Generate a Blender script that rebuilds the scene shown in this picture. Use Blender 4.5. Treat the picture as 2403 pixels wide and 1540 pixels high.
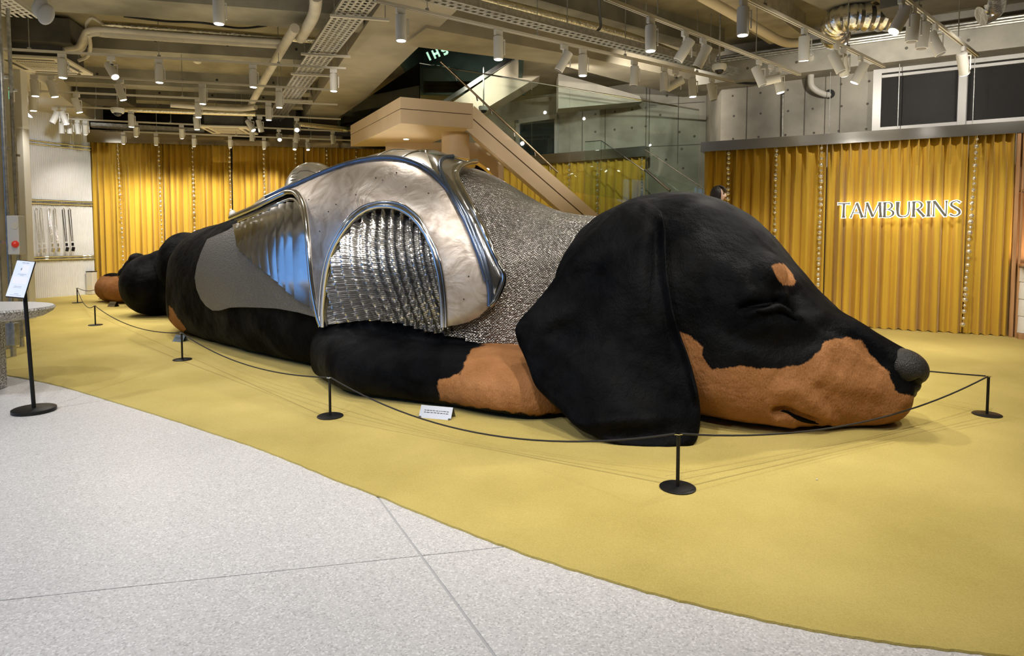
import bpy, bmesh, math, random
import numpy as np
from mathutils import Vector, Matrix, Quaternion
from mathutils.bvhtree import BVHTree
from mathutils.geometry import delaunay_2d_cdt, tessellate_polygon

for o in list(bpy.data.objects):
    bpy.data.objects.remove(o)
S = bpy.context.scene
COL = S.collection
R = random.Random(7)
NR = np.random.RandomState(5)

# ---------------------------------------------------------------- camera
F, CX, CY, HC = 1500.0, 1201.5, 632.0, 1.6
TP = 0.055
PITCH = math.atan(TP)
cam = bpy.data.cameras.new('camera')
cam.sensor_width = 36.0
cam.lens = F / 2403 * 36
cam.shift_y = -(770 - CY) / 2403
cam.clip_start, cam.clip_end = 0.05, 200
camo = bpy.data.objects.new('camera', cam)
camo.location = (0, 0, HC)
camo.rotation_euler = (math.pi / 2 - PITCH, 0, 0)
COL.objects.link(camo)
S.camera = camo

# ---------------------------------------------------------------- world and exposure
W = bpy.data.worlds.new('dusk')
W.use_nodes = True
bg = W.node_tree.nodes['Background']
bg.inputs[0].default_value = (0.22, 0.45, 1.0, 1)
bg.inputs[1].default_value = 1.6
S.world = W
S.view_settings.view_transform = 'Standard'
S.view_settings.look = 'None'
S.view_settings.exposure = -0.12
S.view_settings.gamma = 1.0
S.view_settings.use_curve_mapping = False
try:
    S.cycles.use_denoising = True
    S.cycles.denoiser = 'OPENIMAGEDENOISE'
    S.cycles.max_bounces = 8
    S.cycles.diffuse_bounces = 4
    S.cycles.transmission_bounces = 8
    S.cycles.transparent_max_bounces = 16
    S.cycles.caustics_reflective = False
    S.cycles.caustics_refractive = False
    S.cycles.sample_clamp_indirect = 6.0
    S.cycles.blur_glossy = 0.4
except Exception:
    pass

# ---------------------------------------------------------------- lights of the room (tracks outside the frame), then added fill lamps
SPOT_W = 240.0
def spot(loc, target, w=SPOT_W, ang=75, col=(1.0, 0.93, 0.83), rad=0.06, blend=0.8):
    l = bpy.data.lights.new('spot', 'SPOT')
    l.energy = w
    l.spot_size = math.radians(ang)
    l.spot_blend = blend
    l.color = col
    l.shadow_soft_size = rad
    o = bpy.data.objects.new('spot_light', l)
    o.location = loc
    d = Vector(target) - Vector(loc)
    o.rotation_euler = d.to_track_quat('-Z', 'Y').to_euler()
    COL.objects.link(o)
    return o
NEUT = (1.0, 0.93, 0.84)
for (x, y, tx, ty, w, col) in [
    (-5, 1.0, -4.2, 3.2, 900, (0.93, 0.95, 1)), (-2.5, 1.0, -2, 3.0, 820, (0.95, 0.96, 1)), (0, 1.0, 0, 2.6, 700, (1, .96, .92)),
    (2.5, 1.5, 2.2, 3.0, 300, NEUT), (-6, 4.2, -5.4, 6.2, 480, (0.93, 0.95, 1)),
    (-3, 3.6, -2.8, 6.2, 560, NEUT), (-0.6, 3.2, -0.4, 5.4, 640, NEUT), (1.8, 3.0, 1.8, 5.0, 760, NEUT),
    (4.2, 3.6, 3.4, 5.6, 560, NEUT), (6.2, 5.0, 5.4, 7.6, 420, NEUT), (-5.5, 6.5, -6.0, 9.3, 260, NEUT),
    (-3.5, 5.6, -3.0, 9.0, 300, NEUT), (0.5, 5.5, -0.4, 8.2, 420, NEUT), (3.4, 6.6, 2.2, 6.9, 300, NEUT),
    (5.5, 7.0, 5.6, 9.2, 330, NEUT)]:
    spot((x, y, 4.3), (tx, ty, 0.3), w * .46, 95, col)
# added unseen lamps that wash the concrete ceiling, and the back and right walls
def area(loc, target, w, sx, sy, col):
    l = bpy.data.lights.new('wash', 'AREA'); l.shape = 'RECTANGLE'; l.size = sx; l.size_y = sy; l.energy = w; l.color = col
    o = bpy.data.objects.new('fill_light', l); o.location = loc
    o.rotation_euler = (Vector(target) - Vector(loc)).to_track_quat('-Z', 'Y').to_euler(); COL.objects.link(o)
for (x, y, w) in ((-7.5, 8.5, 60), (-3.5, 8.5, 70), (.5, 8.5, 70), (4.2, 8.2, 70), (-7.5, 13.5, 55), (-3.5, 13, 60), (1.5, 12.5, 45), (-6.5, 16, 30)):
    area((x, y, 3.55), (x, y, 6), w * .34, 3.2, 3.2, (1, .91, .74))
for (x, y, z, tx, ty, tz, w) in ((2.4, 11.6, 4.6, 3.2, 15.4, 3.9, 260), (1.2, 12.2, 4.6, 1.6, 17, 3.4, 200), (5.2, 9.4, 4.3, 6.4, 11.6, 3.7, 150), (7.0, 8.4, 4.3, 7.6, 10.6, 3.7, 110), (-.8, 14.4, 5.2, .2, 17.5, 4.4, 120)):
    spot((x, y, z), (tx, ty, tz), w, 110, (1, .93, .82), .03)  # added fill spots, without fixtures, for the back and right walls
for (x, y, z, tx, ty, tz, w) in ((-3.2, 8.5, 4.2, -1.8, 13, 4.0, 260), (1.2, 9.6, 4.2, .6, 13.4, 3.4, 220)):
    spot((x, y, z), (tx, ty, tz), w, 45, (1, .9, .78), .05)  # extra spots added to brighten the stair front, no fixtures

spot((-9.3, 13.2, 4.2), (-11.4, 16.6, 2.2), 190, 75, (.95, .97, 1))  # cool fill spot added to whiten the fluted wall, no fixture
# ---------------------------------------------------------------- projection helpers
FW = Vector((0, math.cos(PITCH), -math.sin(PITCH)))
UP = Vector((0, math.sin(PITCH), math.cos(PITCH)))
def ray(px, py):
    return (Vector((1, 0, 0)) * ((px - CX) / F) + UP * (-(py - CY) / F) + FW)
def atY(px, py, Y):
    d = ray(px, py)
    return Vector((0, 0, HC)) + d * (Y / d.y)
def atZ(px, py, z):
    d = ray(px, py)
    return Vector((0, 0, HC)) + d * ((z - HC) / d.z)
def fl(px, py):
    return atZ(px, py, 0.0)
def atXYline(px, P, D):
    """point (x,y) of the plan line P+tD seen at column px (pitch folded in to first order)"""
    k = (px - CX) / F
    t = (k * P[1] - P[0]) / (D[0] - k * D[1])
    return P[0] + t * D[0], P[1] + t * D[1]
def proj(a):
    a = np.asarray(a, float).reshape(-1, 3)
    q = a - np.array([0, 0, HC])
    yc = q @ np.array(UP); zc = q @ np.array(FW)
    zc = np.where(zc < 0.05, 0.05, zc)
    return np.stack([CX + F * q[:, 0] / zc, CY - F * yc / zc, zc], 1)

# ---------------------------------------------------------------- object helpers
def link(name, me, m=None, parent=None):
    o = bpy.data.objects.new(name, me)
    COL.objects.link(o)
    if m is not None and me is not None and len(me.materials) == 0:
        me.materials.append(m)
    if parent is not None:
        o.parent = parent
    return o
def tag(o, label=None, cat=None, group=None, kind=None):
    if label: o['label'] = label
    if cat: o['category'] = cat
    if group: o['group'] = group
    if kind: o['kind'] = kind
    return o
def empty(name, loc=(0, 0, 0), rz=0.0):
    o = bpy.data.objects.new(name, None)
    o.location = loc
    o.rotation_euler = (0, 0, rz)
    o.empty_display_size = 0.1
    COL.objects.link(o)
    return o
def keep(o, p):
    """parent o (authored in world space) to an unrotated empty without moving it"""
    o.parent = p
    o.matrix_parent_inverse = Matrix.Translation(-Vector(p.location))
    return o
def copy_tree(o, parent=None):
    c = o.copy()
    COL.objects.link(c)
    if parent is not None:
        c.parent = parent
    for ch in list(o.children):
        copy_tree(ch, c)
    return c

class MB:
    def __init__(s): s.v, s.f, s.sm = [], [], []
    def add(s, v, f, smooth=False):
        n = len(s.v)
        s.v += [tuple(p) for p in v]
        s.f += [tuple(i + n for i in q) for q in f]
        s.sm += [smooth] * len(f)
        return s
    def box(s, c, size, rot=None, bev=0.0):
        x, y, z = [h / 2 for h in size]
        if bev <= 0:
            v = [(-x,-y,-z),(x,-y,-z),(x,y,-z),(-x,y,-z),(-x,-y,z),(x,-y,z),(x,y,z),(-x,y,z)]
            f = [(3,2,1,0),(4,5,6,7),(0,1,5,4),(1,2,6,5),(2,3,7,6),(3,0,4,7)]
        else:
            bm = bmesh.new()
            bmesh.ops.create_cube(bm, size=1, matrix=Matrix.Diagonal((size[0], size[1], size[2], 1)))
            bmesh.ops.bevel(bm, geom=bm.edges[:], offset=bev, segments=2, affect='EDGES', profile=0.5)
            bm.verts.index_update()
            v = [p.co.copy() for p in bm.verts]
            f = [[p.index for p in q.verts] for q in bm.faces]
            bm.free()
        M = Matrix.Translation(c) @ (rot.to_4x4() if rot is not None else Matrix())
        return s.add([M @ Vector(p) for p in v], f)
    def beam(s, a, b, w, h, up=(0, 0, 1)):
        a, b = Vector(a), Vector(b)
        d = b - a; L = d.length; d.normalize()
        side = d.cross(Vector(up))
        if side.length < 1e-4: side = d.cross(Vector((0, 1, 0)))
        side.normalize(); u = side.cross(d)
        M = Matrix((d, side, u)).transposed()
        return s.box((a + b) / 2, (L, w, h), M)
    def tube(s, pts, r, n=10, closed=False, cap=True):
        P = [Vector(p) for p in pts]
        m = len(P)
        rs = r if isinstance(r, (list, tuple)) else [r] * m
        prev = None; v = []; f = []
        for i, p in enumerate(P):
            if closed: t = (P[(i + 1) % m] - P[i - 1])
            else: t = P[min(i + 1, m - 1)] - P[max(i - 1, 0)]
            if t.length < 1e-9: t = Vector((0, 0, 1))
            t.normalize()
            if prev is None:
                a = t.cross(Vector((0, 0, 1)))
                if a.length < 0.05: a = t.cross(Vector((1, 0, 0)))
                a.normalize()
            else:
                a = prev - t * prev.dot(t)
                if a.length < 1e-6: a = t.orthogonal()
                a.normalize()
            prev = a; b = t.cross(a)
            for k in range(n):
                g = 2 * math.pi * k / n
                v.append(p + (a * math.cos(g) + b * math.sin(g)) * rs[i])
        for i in range(m if closed else m - 1):
            i2 = (i + 1) % m
            for k in range(n):
                k2 = (k + 1) % n
                f.append((i * n + k, i * n + k2, i2 * n + k2, i2 * n + k))
        if not closed and cap:
            f.append(tuple(range(n - 1, -1, -1)))
            f.append(tuple((m - 1) * n + k for k in range(n)))
        return s.add(v, f, True)
    def cyl(s, a, b, r, n=16, r2=None):
        return s.tube([a, b], [r, r if r2 is None else r2], n)
    def lathe(s, prof, n=24, M=None, smooth=True):
        """profile of (radius, z); closed at both ends"""
        v = []; f = []
        for (r, z) in prof:
            for k in range(n):
                g = 2 * math.pi * k / n
                v.append(Vector((r * math.cos(g), r * math.sin(g), z)))
        for i in range(len(prof) - 1):
            for k in range(n):
                k2 = (k + 1) % n
                f.append((i * n + k, i * n + k2, (i + 1) * n + k2, (i + 1) * n + k))
        f.append(tuple(range(n - 1, -1, -1)))
        f.append(tuple((len(prof) - 1) * n + k for k in range(n)))
        if M is not None: v = [M @ p for p in v]
        return s.add(v, f, smooth)
    def ell(s, c, r, nu=20, nv=12, M=None):
        v = []; f = []
        for i in range(nv + 1):
            p = math.pi * i / nv
            for k in range(nu):
                g = 2 * math.pi * k / nu
                v.append(Vector((r[0] * math.sin(p) * math.cos(g), r[1] * math.sin(p) * math.sin(g), r[2] * math.cos(p))))
        for i in range(nv):
            for k in range(nu):
                k2 = (k + 1) % nu
                f.append((i * nu + k, (i + 1) * nu + k, (i + 1) * nu + k2, i * nu + k2))
        if M is not None: v = [M @ p for p in v]
        return s.add([p + Vector(c) for p in v], f, True)
    def prism(s, poly, d):
        """polygon (3D, planar) swept along vector d"""
        n = len(poly); d = Vector(d)
        a = [Vector(p) for p in poly]; b = [p + d for p in a]
        tri = tessellate_polygon([a])
        f = [tuple(t) for t in tri] + [tuple(n + i for i in reversed(t)) for t in tri]
        nrm = (a[1] - a[0]).cross(a[2] - a[1])
        f += [(i, i + n, (i + 1) % n + n, (i + 1) % n) for i in range(n)]
        return s.add(a + b, f)
    def mesh(s, name):
        me = bpy.data.meshes.new(name)
        me.from_pydata(s.v, [], s.f)
        me.validate()
        if len(me.polygons) == len(s.sm):
            me.polygons.foreach_set('use_smooth', s.sm)
        bm = bmesh.new(); bm.from_mesh(me)
        bmesh.ops.recalc_face_normals(bm, faces=bm.faces[:])
        bm.to_mesh(me); bm.free()
        if any(s.sm):
            try: me.set_sharp_from_angle(angle=math.radians(42))
            except Exception: pass
        return me
    def build(s, name, m=None, parent=None, kp=None):
        o = link(name, s.mesh(name), m, parent)
        if kp is not None: keep(o, kp)
        return o

# ---------------------------------------------------------------- materials
def mat(name, col, rough=0.5, metal=0.0, var=0.0, vscale=4.0, col2=None, bump=0.0, bscale=60.0, emit=None, es=0.0, sheen=0.0,
        stretch=None, coat=0.0, detail=6.0, rvar=0.0, spec=0.5):
    m = bpy.data.materials.new(name)
    m.use_nodes = True
    nt = m.node_tree
    b = nt.nodes['Principled BSDF']
    b.inputs['Base Color'].default_value = (*col, 1)
    b.inputs['Roughness'].default_value = rough
    b.inputs['Metallic'].default_value = metal
    b.inputs['Specular IOR Level'].default_value = spec
    if sheen: 
        b.inputs['Sheen Weight'].default_value = sheen
        b.inputs['Sheen Roughness'].default_value = 0.4
    if coat: b.inputs['Coat Weight'].default_value = coat
    if emit:
        b.inputs['Emission Color'].default_value = (*emit, 1)
        b.inputs['Emission Strength'].default_value = es
    tc = nt.nodes.new('ShaderNodeTexCoord')
    src = tc.outputs['Object']
    if stretch:
        mp = nt.nodes.new('ShaderNodeMapping'); mp.inputs['Scale'].default_value = stretch
        nt.links.new(src, mp.inputs['Vector']); src = mp.outputs['Vector']
    if var > 0 or col2:
        n = nt.nodes.new('ShaderNodeTexNoise'); n.inputs['Scale'].default_value = vscale; n.inputs['Detail'].default_value = detail
        nt.links.new(src, n.inputs['Vector'])
        rp = nt.nodes.new('ShaderNodeValToRGB')
        c2 = col2 if col2 else tuple(min(1, c * (1 - var)) for c in col)
        rp.color_ramp.elements[0].position = 0.35; rp.color_ramp.elements[0].color = (*c2, 1)
        rp.color_ramp.elements[1].position = 0.65; rp.color_ramp.elements[1].color = (*[min(1, c * (1 + var * .5)) for c in col], 1)
        nt.links.new(n.outputs['Fac'], rp.inputs['Fac'])
        nt.links.new(rp.outputs['Color'], b.inputs['Base Color'])
        if rvar:
            mr = nt.nodes.new('ShaderNodeMapRange')
            mr.inputs['To Min'].default_value = max(0.02, rough - rvar); mr.inputs['To Max'].default_value = rough + rvar
            nt.links.new(n.outputs['Fac'], mr.inputs['Value']); nt.links.new(mr.outputs['Result'], b.inputs['Roughness'])
    if bump > 0:
        n2 = nt.nodes.new('ShaderNodeTexNoise'); n2.inputs['Scale'].default_value = bscale; n2.inputs['Detail'].default_value = 4
        nt.links.new(src, n2.inputs['Vector'])
        bp = nt.nodes.new('ShaderNodeBump'); bp.inputs['Strength'].default_value = bump; bp.inputs['Distance'].default_value = 0.02
        nt.links.new(n2.outputs['Fac'], bp.inputs['Height']); nt.links.new(bp.outputs['Normal'], b.inputs['Normal'])
    return m

M = {}
M['concrete'] = mat('concrete', (.33, .31, .245), .85, var=.35, vscale=1.3, bump=.15, bscale=40)
M['concrete_dark'] = mat('concrete_dark', (.25, .23, .175), .9, var=.35, vscale=1.6, bump=.15, bscale=40)
M['concrete_wall'] = mat('concrete_wall', (.46, .43, .36), .8, var=.35, vscale=1.1, bump=.12, bscale=30)
M['plaster'] = mat('plaster', (.62, .585, .50), .8, var=.08, vscale=1.5)
M['white_wall'] = mat('white_wall', (.80, .80, .80), .6, var=.05, vscale=2)
M['white_paint'] = mat('white_paint', (.68, .66, .60), .4)
M['track_paint'] = mat('track_paint', (.60, .56, .46), .5)
M['lens_on'] = mat('lens_on', (1, 1, 1), .4, emit=(1, .96, .9), es=14)
M['lens_off'] = mat('lens_off', (.05, .05, .05), .3)
M['black_metal'] = mat('black_metal', (.018, .018, .018), .45, metal=.6)
M['black_rope'] = mat('black_rope', (.015, .014, .013), .7)
M['steel'] = mat('steel', (.62, .61, .58), .25, metal=1, var=.15, vscale=3, rvar=.08)
M['chrome'] = mat('chrome', (.78, .78, .78), .07, metal=1)
M['galv'] = mat('galv', (.50, .50, .47), .42, metal=.85, var=.25, vscale=20)
M['foil'] = mat('foil', (.80, .78, .72), .22, metal=1, bump=.9, bscale=9)
M['foil_pipe'] = mat('foil_pipe', (.72, .66, .48), .28, metal=1, bump=.8, bscale=22)
M['pipe_white'] = mat('pipe_white', (.58, .53, .43), .6, var=.15, vscale=3)
M['duct_dark'] = mat('duct_dark', (.10, .095, .08), .8, var=.2)
M['cable'] = mat('cable', (.02, .02, .02), .6)
M['beige'] = mat('beige', (.70, .545, .37), .55, var=.05, vscale=2)
M['beige_gap'] = mat('beige_gap', (.12, .07, .04), .8)
M['curtain'] = mat('curtain', (.60, .375, .035), .85, var=.10, vscale=1.5, bump=.12, bscale=180, sheen=.25, stretch=(1, 1, .25))
M['wood'] = mat('wood', (.50, .28, .13), .5, var=.2, vscale=3, stretch=(8, 8, .6))
M['ceramic'] = mat('ceramic', (.80, .80, .79), .22, coat=.3)
M['ink'] = mat('ink', (.03, .03, .03), .6)
M['gold'] = mat('gold', (.78, .62, .30), .35, metal=.8)
M['window_dark'] = mat('window_dark', (.014, .0125, .011), .3, spec=.25, bump=.3, bscale=120)
M['frame_white'] = mat('frame_white', (.60, .585, .56), .4, metal=.2)
M['teal'] = mat('teal', (.05, .09, .075), .7, var=.15)
M['pearl'] = mat('pearl', (.86, .80, .66), .16, metal=.75)
M['ac_white'] = mat('ac_white', (.72, .66, .53), .5)
M['grille'] = mat('grille', (.10, .09, .07), .7)
M['green_sign'] = mat('green_sign', (.02, .30, .14), .4, emit=(.15, .9, .5), es=1.2)
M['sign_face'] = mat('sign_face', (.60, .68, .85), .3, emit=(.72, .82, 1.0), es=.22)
M['sign_text'] = mat('sign_text', (.25, .28, .38), .5)
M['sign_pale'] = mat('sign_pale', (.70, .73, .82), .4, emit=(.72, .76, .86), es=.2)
M['stone'] = mat('stone', (.55, .54, .52), .5, var=.7, vscale=60, bump=.5, bscale=60, col2=(.10, .09, .08))
M['stone_top'] = mat('stone_top', (.72, .72, .72), .35, var=.15, vscale=60)
M['red_lamp'] = mat('red_lamp', (.6, .03, .02), .3, emit=(1, .06, .03), es=.2)
M['halo'] = mat('halo', (1, 1, 1), .4, emit=(1, .97, .86), es=5.0)
M['letter_metal'] = mat('letter_metal', (.42, .40, .34), .3, metal=.85)
M['skin'] = mat('skin', (.62, .42, .33), .5)
M['hair'] = mat('hair', (.018, .012, .010), .45, bump=.6, bscale=90, stretch=(1, 1, .08))
M['coat'] = mat('coat', (.03, .03, .035), .8)
M['clear_plastic'] = mat('clear_plastic', (.75, .75, .75), .12, metal=.3)
M['black_gloss'] = mat('black_gloss', (.015, .015, .02), .2)

def glass_mat(name, tint, a=0.86):
    m = bpy.data.materials.new(name); m.use_nodes = True
    nt = m.node_tree; nt.nodes.clear()
    out = nt.nodes.new('ShaderNodeOutputMaterial')
    t = nt.nodes.new('ShaderNodeBsdfTransparent'); t.inputs[0].default_value = (*tint, 1)
    g = nt.nodes.new('ShaderNodeBsdfGlossy'); g.inputs['Roughness'].default_value = 0.01
    g.inputs['Color'].default_value = (.9, 1, .95, 1)
    fr = nt.nodes.new('ShaderNodeFresnel'); fr.inputs['IOR'].default_value = 1.45
    mx = nt.nodes.new('ShaderNodeMixShader')
    nt.links.new(fr.outputs[0], mx.inputs[0]); nt.links.new(t.outputs[0], mx.inputs[1]); nt.links.new(g.outputs[0], mx.inputs[2])
    nt.links.new(mx.outputs[0], out.inputs[0])
    return m
M['glass'] = glass_mat('glass', (.93, .975, .955))
M['glass_edge'] = mat('glass_edge', (.45, .62, .55), .1, emit=None)

def terrazzo_mat():
    m = mat('terrazzo', (.60, .59, .585), .42, spec=.45)
    nt = m.node_tree; b = nt.nodes['Principled BSDF']
    tc = nt.nodes.new('ShaderNodeTexCoord')
    v = nt.nodes.new('ShaderNodeTexVoronoi'); v.inputs['Scale'].default_value = 130
    nt.links.new(tc.outputs['Object'], v.inputs['Vector'])
    sp = nt.nodes.new('ShaderNodeSeparateColor'); nt.links.new(v.outputs['Color'], sp.inputs[0])
    rp = nt.nodes.new('ShaderNodeValToRGB')
    e = rp.color_ramp.elements
    e[0].position = 0; e[0].color = (.42, .41, .41, 1); e[1].position = .18; e[1].color = (.56, .55, .55, 1)
    k = e.new(.75); k.color = (.62, .61, .605, 1); k = e.new(1); k.color = (.78, .77, .77, 1)
    nt.links.new(sp.outputs[0], rp.inputs['Fac'])
    n = nt.nodes.new('ShaderNodeTexNoise'); n.inputs['Scale'].default_value = .8; n.inputs['Detail'].default_value = 5
    nt.links.new(tc.outputs['Object'], n.inputs['Vector'])
    mr = nt.nodes.new('ShaderNodeMapRange'); mr.inputs['To Min'].default_value = .88; mr.inputs['To Max'].default_value = 1.1
    nt.links.new(n.outputs['Fac'], mr.inputs['Value'])
    mx = nt.nodes.new('ShaderNodeMixRGB'); mx.blend_type = 'MULTIPLY'; mx.inputs[0].default_value = 1
    nt.links.new(rp.outputs['Color'], mx.inputs[1]); nt.links.new(mr.outputs['Result'], mx.inputs[2])
    nt.links.new(mx.outputs['Color'], b.inputs['Base Color'])
    bp = nt.nodes.new('ShaderNodeBump'); bp.inputs['Strength'].default_value = .12; bp.inputs['Distance'].default_value = .01
    nt.links.new(sp.outputs[1], bp.inputs['Height']); nt.links.new(bp.outputs['Normal'], b.inputs['Normal'])
    return m
M['terrazzo'] = terrazzo_mat()

def carpet_mat(seams):
    m = mat('carpet', (.66, .49, .125), .95, spec=.15, sheen=.15)
    nt = m.node_tree; b = nt.nodes['Principled BSDF']
    tc = nt.nodes.new('ShaderNodeTexCoord')
    n = nt.nodes.new('ShaderNodeTexNoise'); n.inputs['Scale'].default_value = 1.1; n.inputs['Detail'].default_value = 8
    nt.links.new(tc.outputs['Object'], n.inputs['Vector'])
    n2 = nt.nodes.new('ShaderNodeTexNoise'); n2.inputs['Scale'].default_value = 130; n2.inputs['Detail'].default_value = 2
    nt.links.new(tc.outputs['Object'], n2.inputs['Vector'])
    ad = nt.nodes.new('ShaderNodeMath'); ad.operation = 'MULTIPLY_ADD'; ad.inputs[1].default_value = .6
    nt.links.new(n2.outputs['Fac'], ad.inputs[0]); nt.links.new(n.outputs['Fac'], ad.inputs[2])
    rp = nt.nodes.new('ShaderNodeValToRGB')
    rp.color_ramp.elements[0].position = .55; rp.color_ramp.elements[0].color = (.425, .335, .088, 1)
    rp.color_ramp.elements[1].position = 1.05; rp.color_ramp.elements[1].color = (.575, .46, .145, 1)
    nt.links.new(ad.outputs[0], rp.inputs['Fac'])
    last = rp.outputs['Color']
    sx = nt.nodes.new('ShaderNodeSeparateXYZ'); nt.links.new(tc.outputs['Object'], sx.inputs[0])
    for (a, bb, wd) in seams:
        d = (bb - a).normalized(); nx, ny = -d.y, d.x; c = -(nx * a.x + ny * a.y)
        def mth(op, i0, i1):
            q = nt.nodes.new('ShaderNodeMath'); q.operation = op
            for k, i in enumerate((i0, i1)):
                if i is None: continue
                if isinstance(i, (int, float)): q.inputs[k].default_value = i
                else: nt.links.new(i, q.inputs[k])
            return q.outputs[0]
        t = mth('ADD', mth('ADD', mth('MULTIPLY', sx.outputs[0], nx), mth('MULTIPLY', sx.outputs[1], ny)), c)
        g = mth('LESS_THAN', mth('ABSOLUTE', t, None), wd)
        al = mth('ADD', mth('MULTIPLY', sx.outputs[0], d.x), mth('MULTIPLY', sx.outputs[1], d.y))
        lo = min(d.x * a.x + d.y * a.y, d.x * bb.x + d.y * bb.y); hi = max(d.x * a.x + d.y * a.y, d.x * bb.x + d.y * bb.y)
        g = mth('MULTIPLY', mth('MULTIPLY', g, mth('GREATER_THAN', al, lo)), mth('LESS_THAN', al, hi))
        g = mth('MULTIPLY', g, .42)
        mx = nt.nodes.new('ShaderNodeMixRGB'); mx.inputs[2].default_value = (.22, .15, .04, 1)
        nt.links.new(g, mx.inputs[0]); nt.links.new(last, mx.inputs[1]); last = mx.outputs['Color']
    nt.links.new(last, b.inputs['Base Color'])
    bp = nt.nodes.new('ShaderNodeBump'); bp.inputs['Strength'].default_value = .5; bp.inputs['Distance'].default_value = .01
    nt.links.new(n2.outputs['Fac'], bp.inputs['Height']); nt.links.new(bp.outputs['Normal'], b.inputs['Normal'])
    return m

def concrete_holes():
    """cast concrete with formwork seams"""
    m = M['concrete_wall']
    return m
# ================================================================= ROOM
def struct(mb, name, m, parent=None):
    o = mb.build(name, m, parent)
    if parent is None: o['kind'] = 'structure'
    return o
# ---- floor: white terrazzo cast in slabs with recessed joints
fb = MB().box((-2, 7, -.104), (24, 30, .2))
floor = struct(fb, 'floor', mat('joint_filler', (.42, .42, .43), .7))
def clip(poly, p, n):
    out = []
    for i in range(len(poly)):
        a, b = poly[i], poly[(i + 1) % len(poly)]
        da, db = (a - p).dot(n), (b - p).dot(n)
        if da >= 0: out.append(a)
        if (da > 0) != (db > 0) and abs(da - db) > 1e-9: out.append(a + (b - a) * (da / (da - db)))
    return out
def xy(v): return Vector((v.x, v.y))
j1a, j1b = xy(fl(885, 1165)), xy(fl(1160, 1538))
j2a, j2b = xy(fl(0, 1410)), xy(fl(985, 1305))
n1 = Vector((-(j1b - j1a).y, (j1b - j1a).x)).normalized()
n2 = Vector((-(j2b - j2a).y, (j2b - j2a).x)).normalized()
rect = [Vector(p) for p in ((-13.9, -7.8), (9.9, -7.8), (9.9, 21.9), (-13.9, 21.9))]
for s1 in (1, -1):
    for s2 in (1, -1):
        q = clip(clip(rect, j1a + n1 * s1 * .0065, n1 * s1), j2a + n2 * s2 * .004, n2 * s2)
        mb = MB().prism([Vector((p.x, p.y, -.012)) for p in q], (0, 0, .012))
        mb.build('slab', M['terrazzo'], floor)

# ---- yellow carpet with a curved edge
edge_px = [(-160, 858), (0, 880), (130, 905), (300, 955), (500, 1019), (640, 1068), (760, 1118), (885, 1166), (1100, 1254), (1250, 1310), (1400, 1358), (1550, 1402), (1700, 1439), (1850, 1472), (2000, 1500), (2200, 1527), (2403, 1548), (2700, 1575)]
def spline(pts, n):
    P = [Vector(p) for p in pts]; out = []
    for i in range(len(P) - 1):
        p0, p1, p2, p3 = P[max(i - 1, 0)], P[i], P[i + 1], P[min(i + 2, len(P) - 1)]
        for k in range(n):
            t = k / n
            out.append(.5 * ((2 * p1) + (p2 - p0) * t + (2 * p0 - 5 * p1 + 4 * p2 - p3) * t * t + (3 * p1 - p0 - 3 * p2 + p3) * t ** 3))
    out.append(P[-1])
    return out
ed = [xy(fl(p[0], p[1])) for p in spline(edge_px, 10)]
ed = [e + Vector((R.uniform(-.004, .004), R.uniform(-.004, .004))) for e in ed]
cp = [Vector((e.x, e.y, .001)) for e in ed] + [Vector((x, y, .001)) for (x, y) in ((9.7, 3), (9.7, 9.1), (7.75, 10.1), (3.75, 12.35), (4.1, 15.0), (3.1, 15.75), (-.5, 18.2), (-3, 18.75), (-11.1, 17.2), (-11.9, 16.6), (-12.9, 14.6), (-13.3, 13.2), (-13.3, 9))]
seams = [(xy(fl(770, 985)), xy(fl(1570, 1142)), .006), (xy(fl(1620, 1145)), xy(fl(2300, 985)), .006), (xy(fl(1560, 1122)), xy(fl(2000, 1040)), .004), (xy(fl(200, 730)), xy(fl(770, 985)), .008), (xy(fl(2150, 940)), xy(fl(2310, 975)), .005)]
carpet = MB().prism(cp, (0, 0, .011)).build('carpet', carpet_mat(seams))
tag(carpet, 'wide yellow carpet with a curved edge laid over the white terrazzo floor', 'carpet')

# ---- ceiling slab with a stairwell opening
SZ = 5.35
cb = MB()
hx0, hx1, hy0, hy1 = -2.35, 0.15, 12.9, 17.2
for (x0, x1, y0, y1) in [(-14, hx0, -8, 22), (hx1, 10, -8, 22), (hx0, hx1, -8, hy0), (hx0, hx1, hy1, 22)]:
    cb.box(((x0 + x1) / 2, (y0 + y1) / 2, SZ + .15), (x1 - x0, y1 - y0, .3))
ceiling = struct(cb, 'ceiling', mat('ceiling_slab', (.30, .26, .165), .9, var=.25, vscale=2.0, bump=.1, bscale=25))
sh = MB()
sh.box(((hx0 + hx1) / 2, hy1 + .05, 6.6), (hx1 - hx0 + .4, .1, 2.6))
sh.box((hx0 - .05, (hy0 + hy1) / 2, 6.6), (.1, hy1 - hy0, 2.6)); sh.box((hx1 + .05, (hy0 + hy1) / 2, 6.6), (.1, hy1 - hy0, 2.6))
sh.box(((hx0 + hx1) / 2, hy0 - .05, 6.7), (hx1 - hx0 + .4, .1, 2.4)); sh.box(((hx0 + hx1) / 2, (hy0 + hy1) / 2, 7.9), (hx1 - hx0 + .5, hy1 - hy0 + .5, .1))
struct(sh, 'wall_stairwell', M['teal'])

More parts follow.
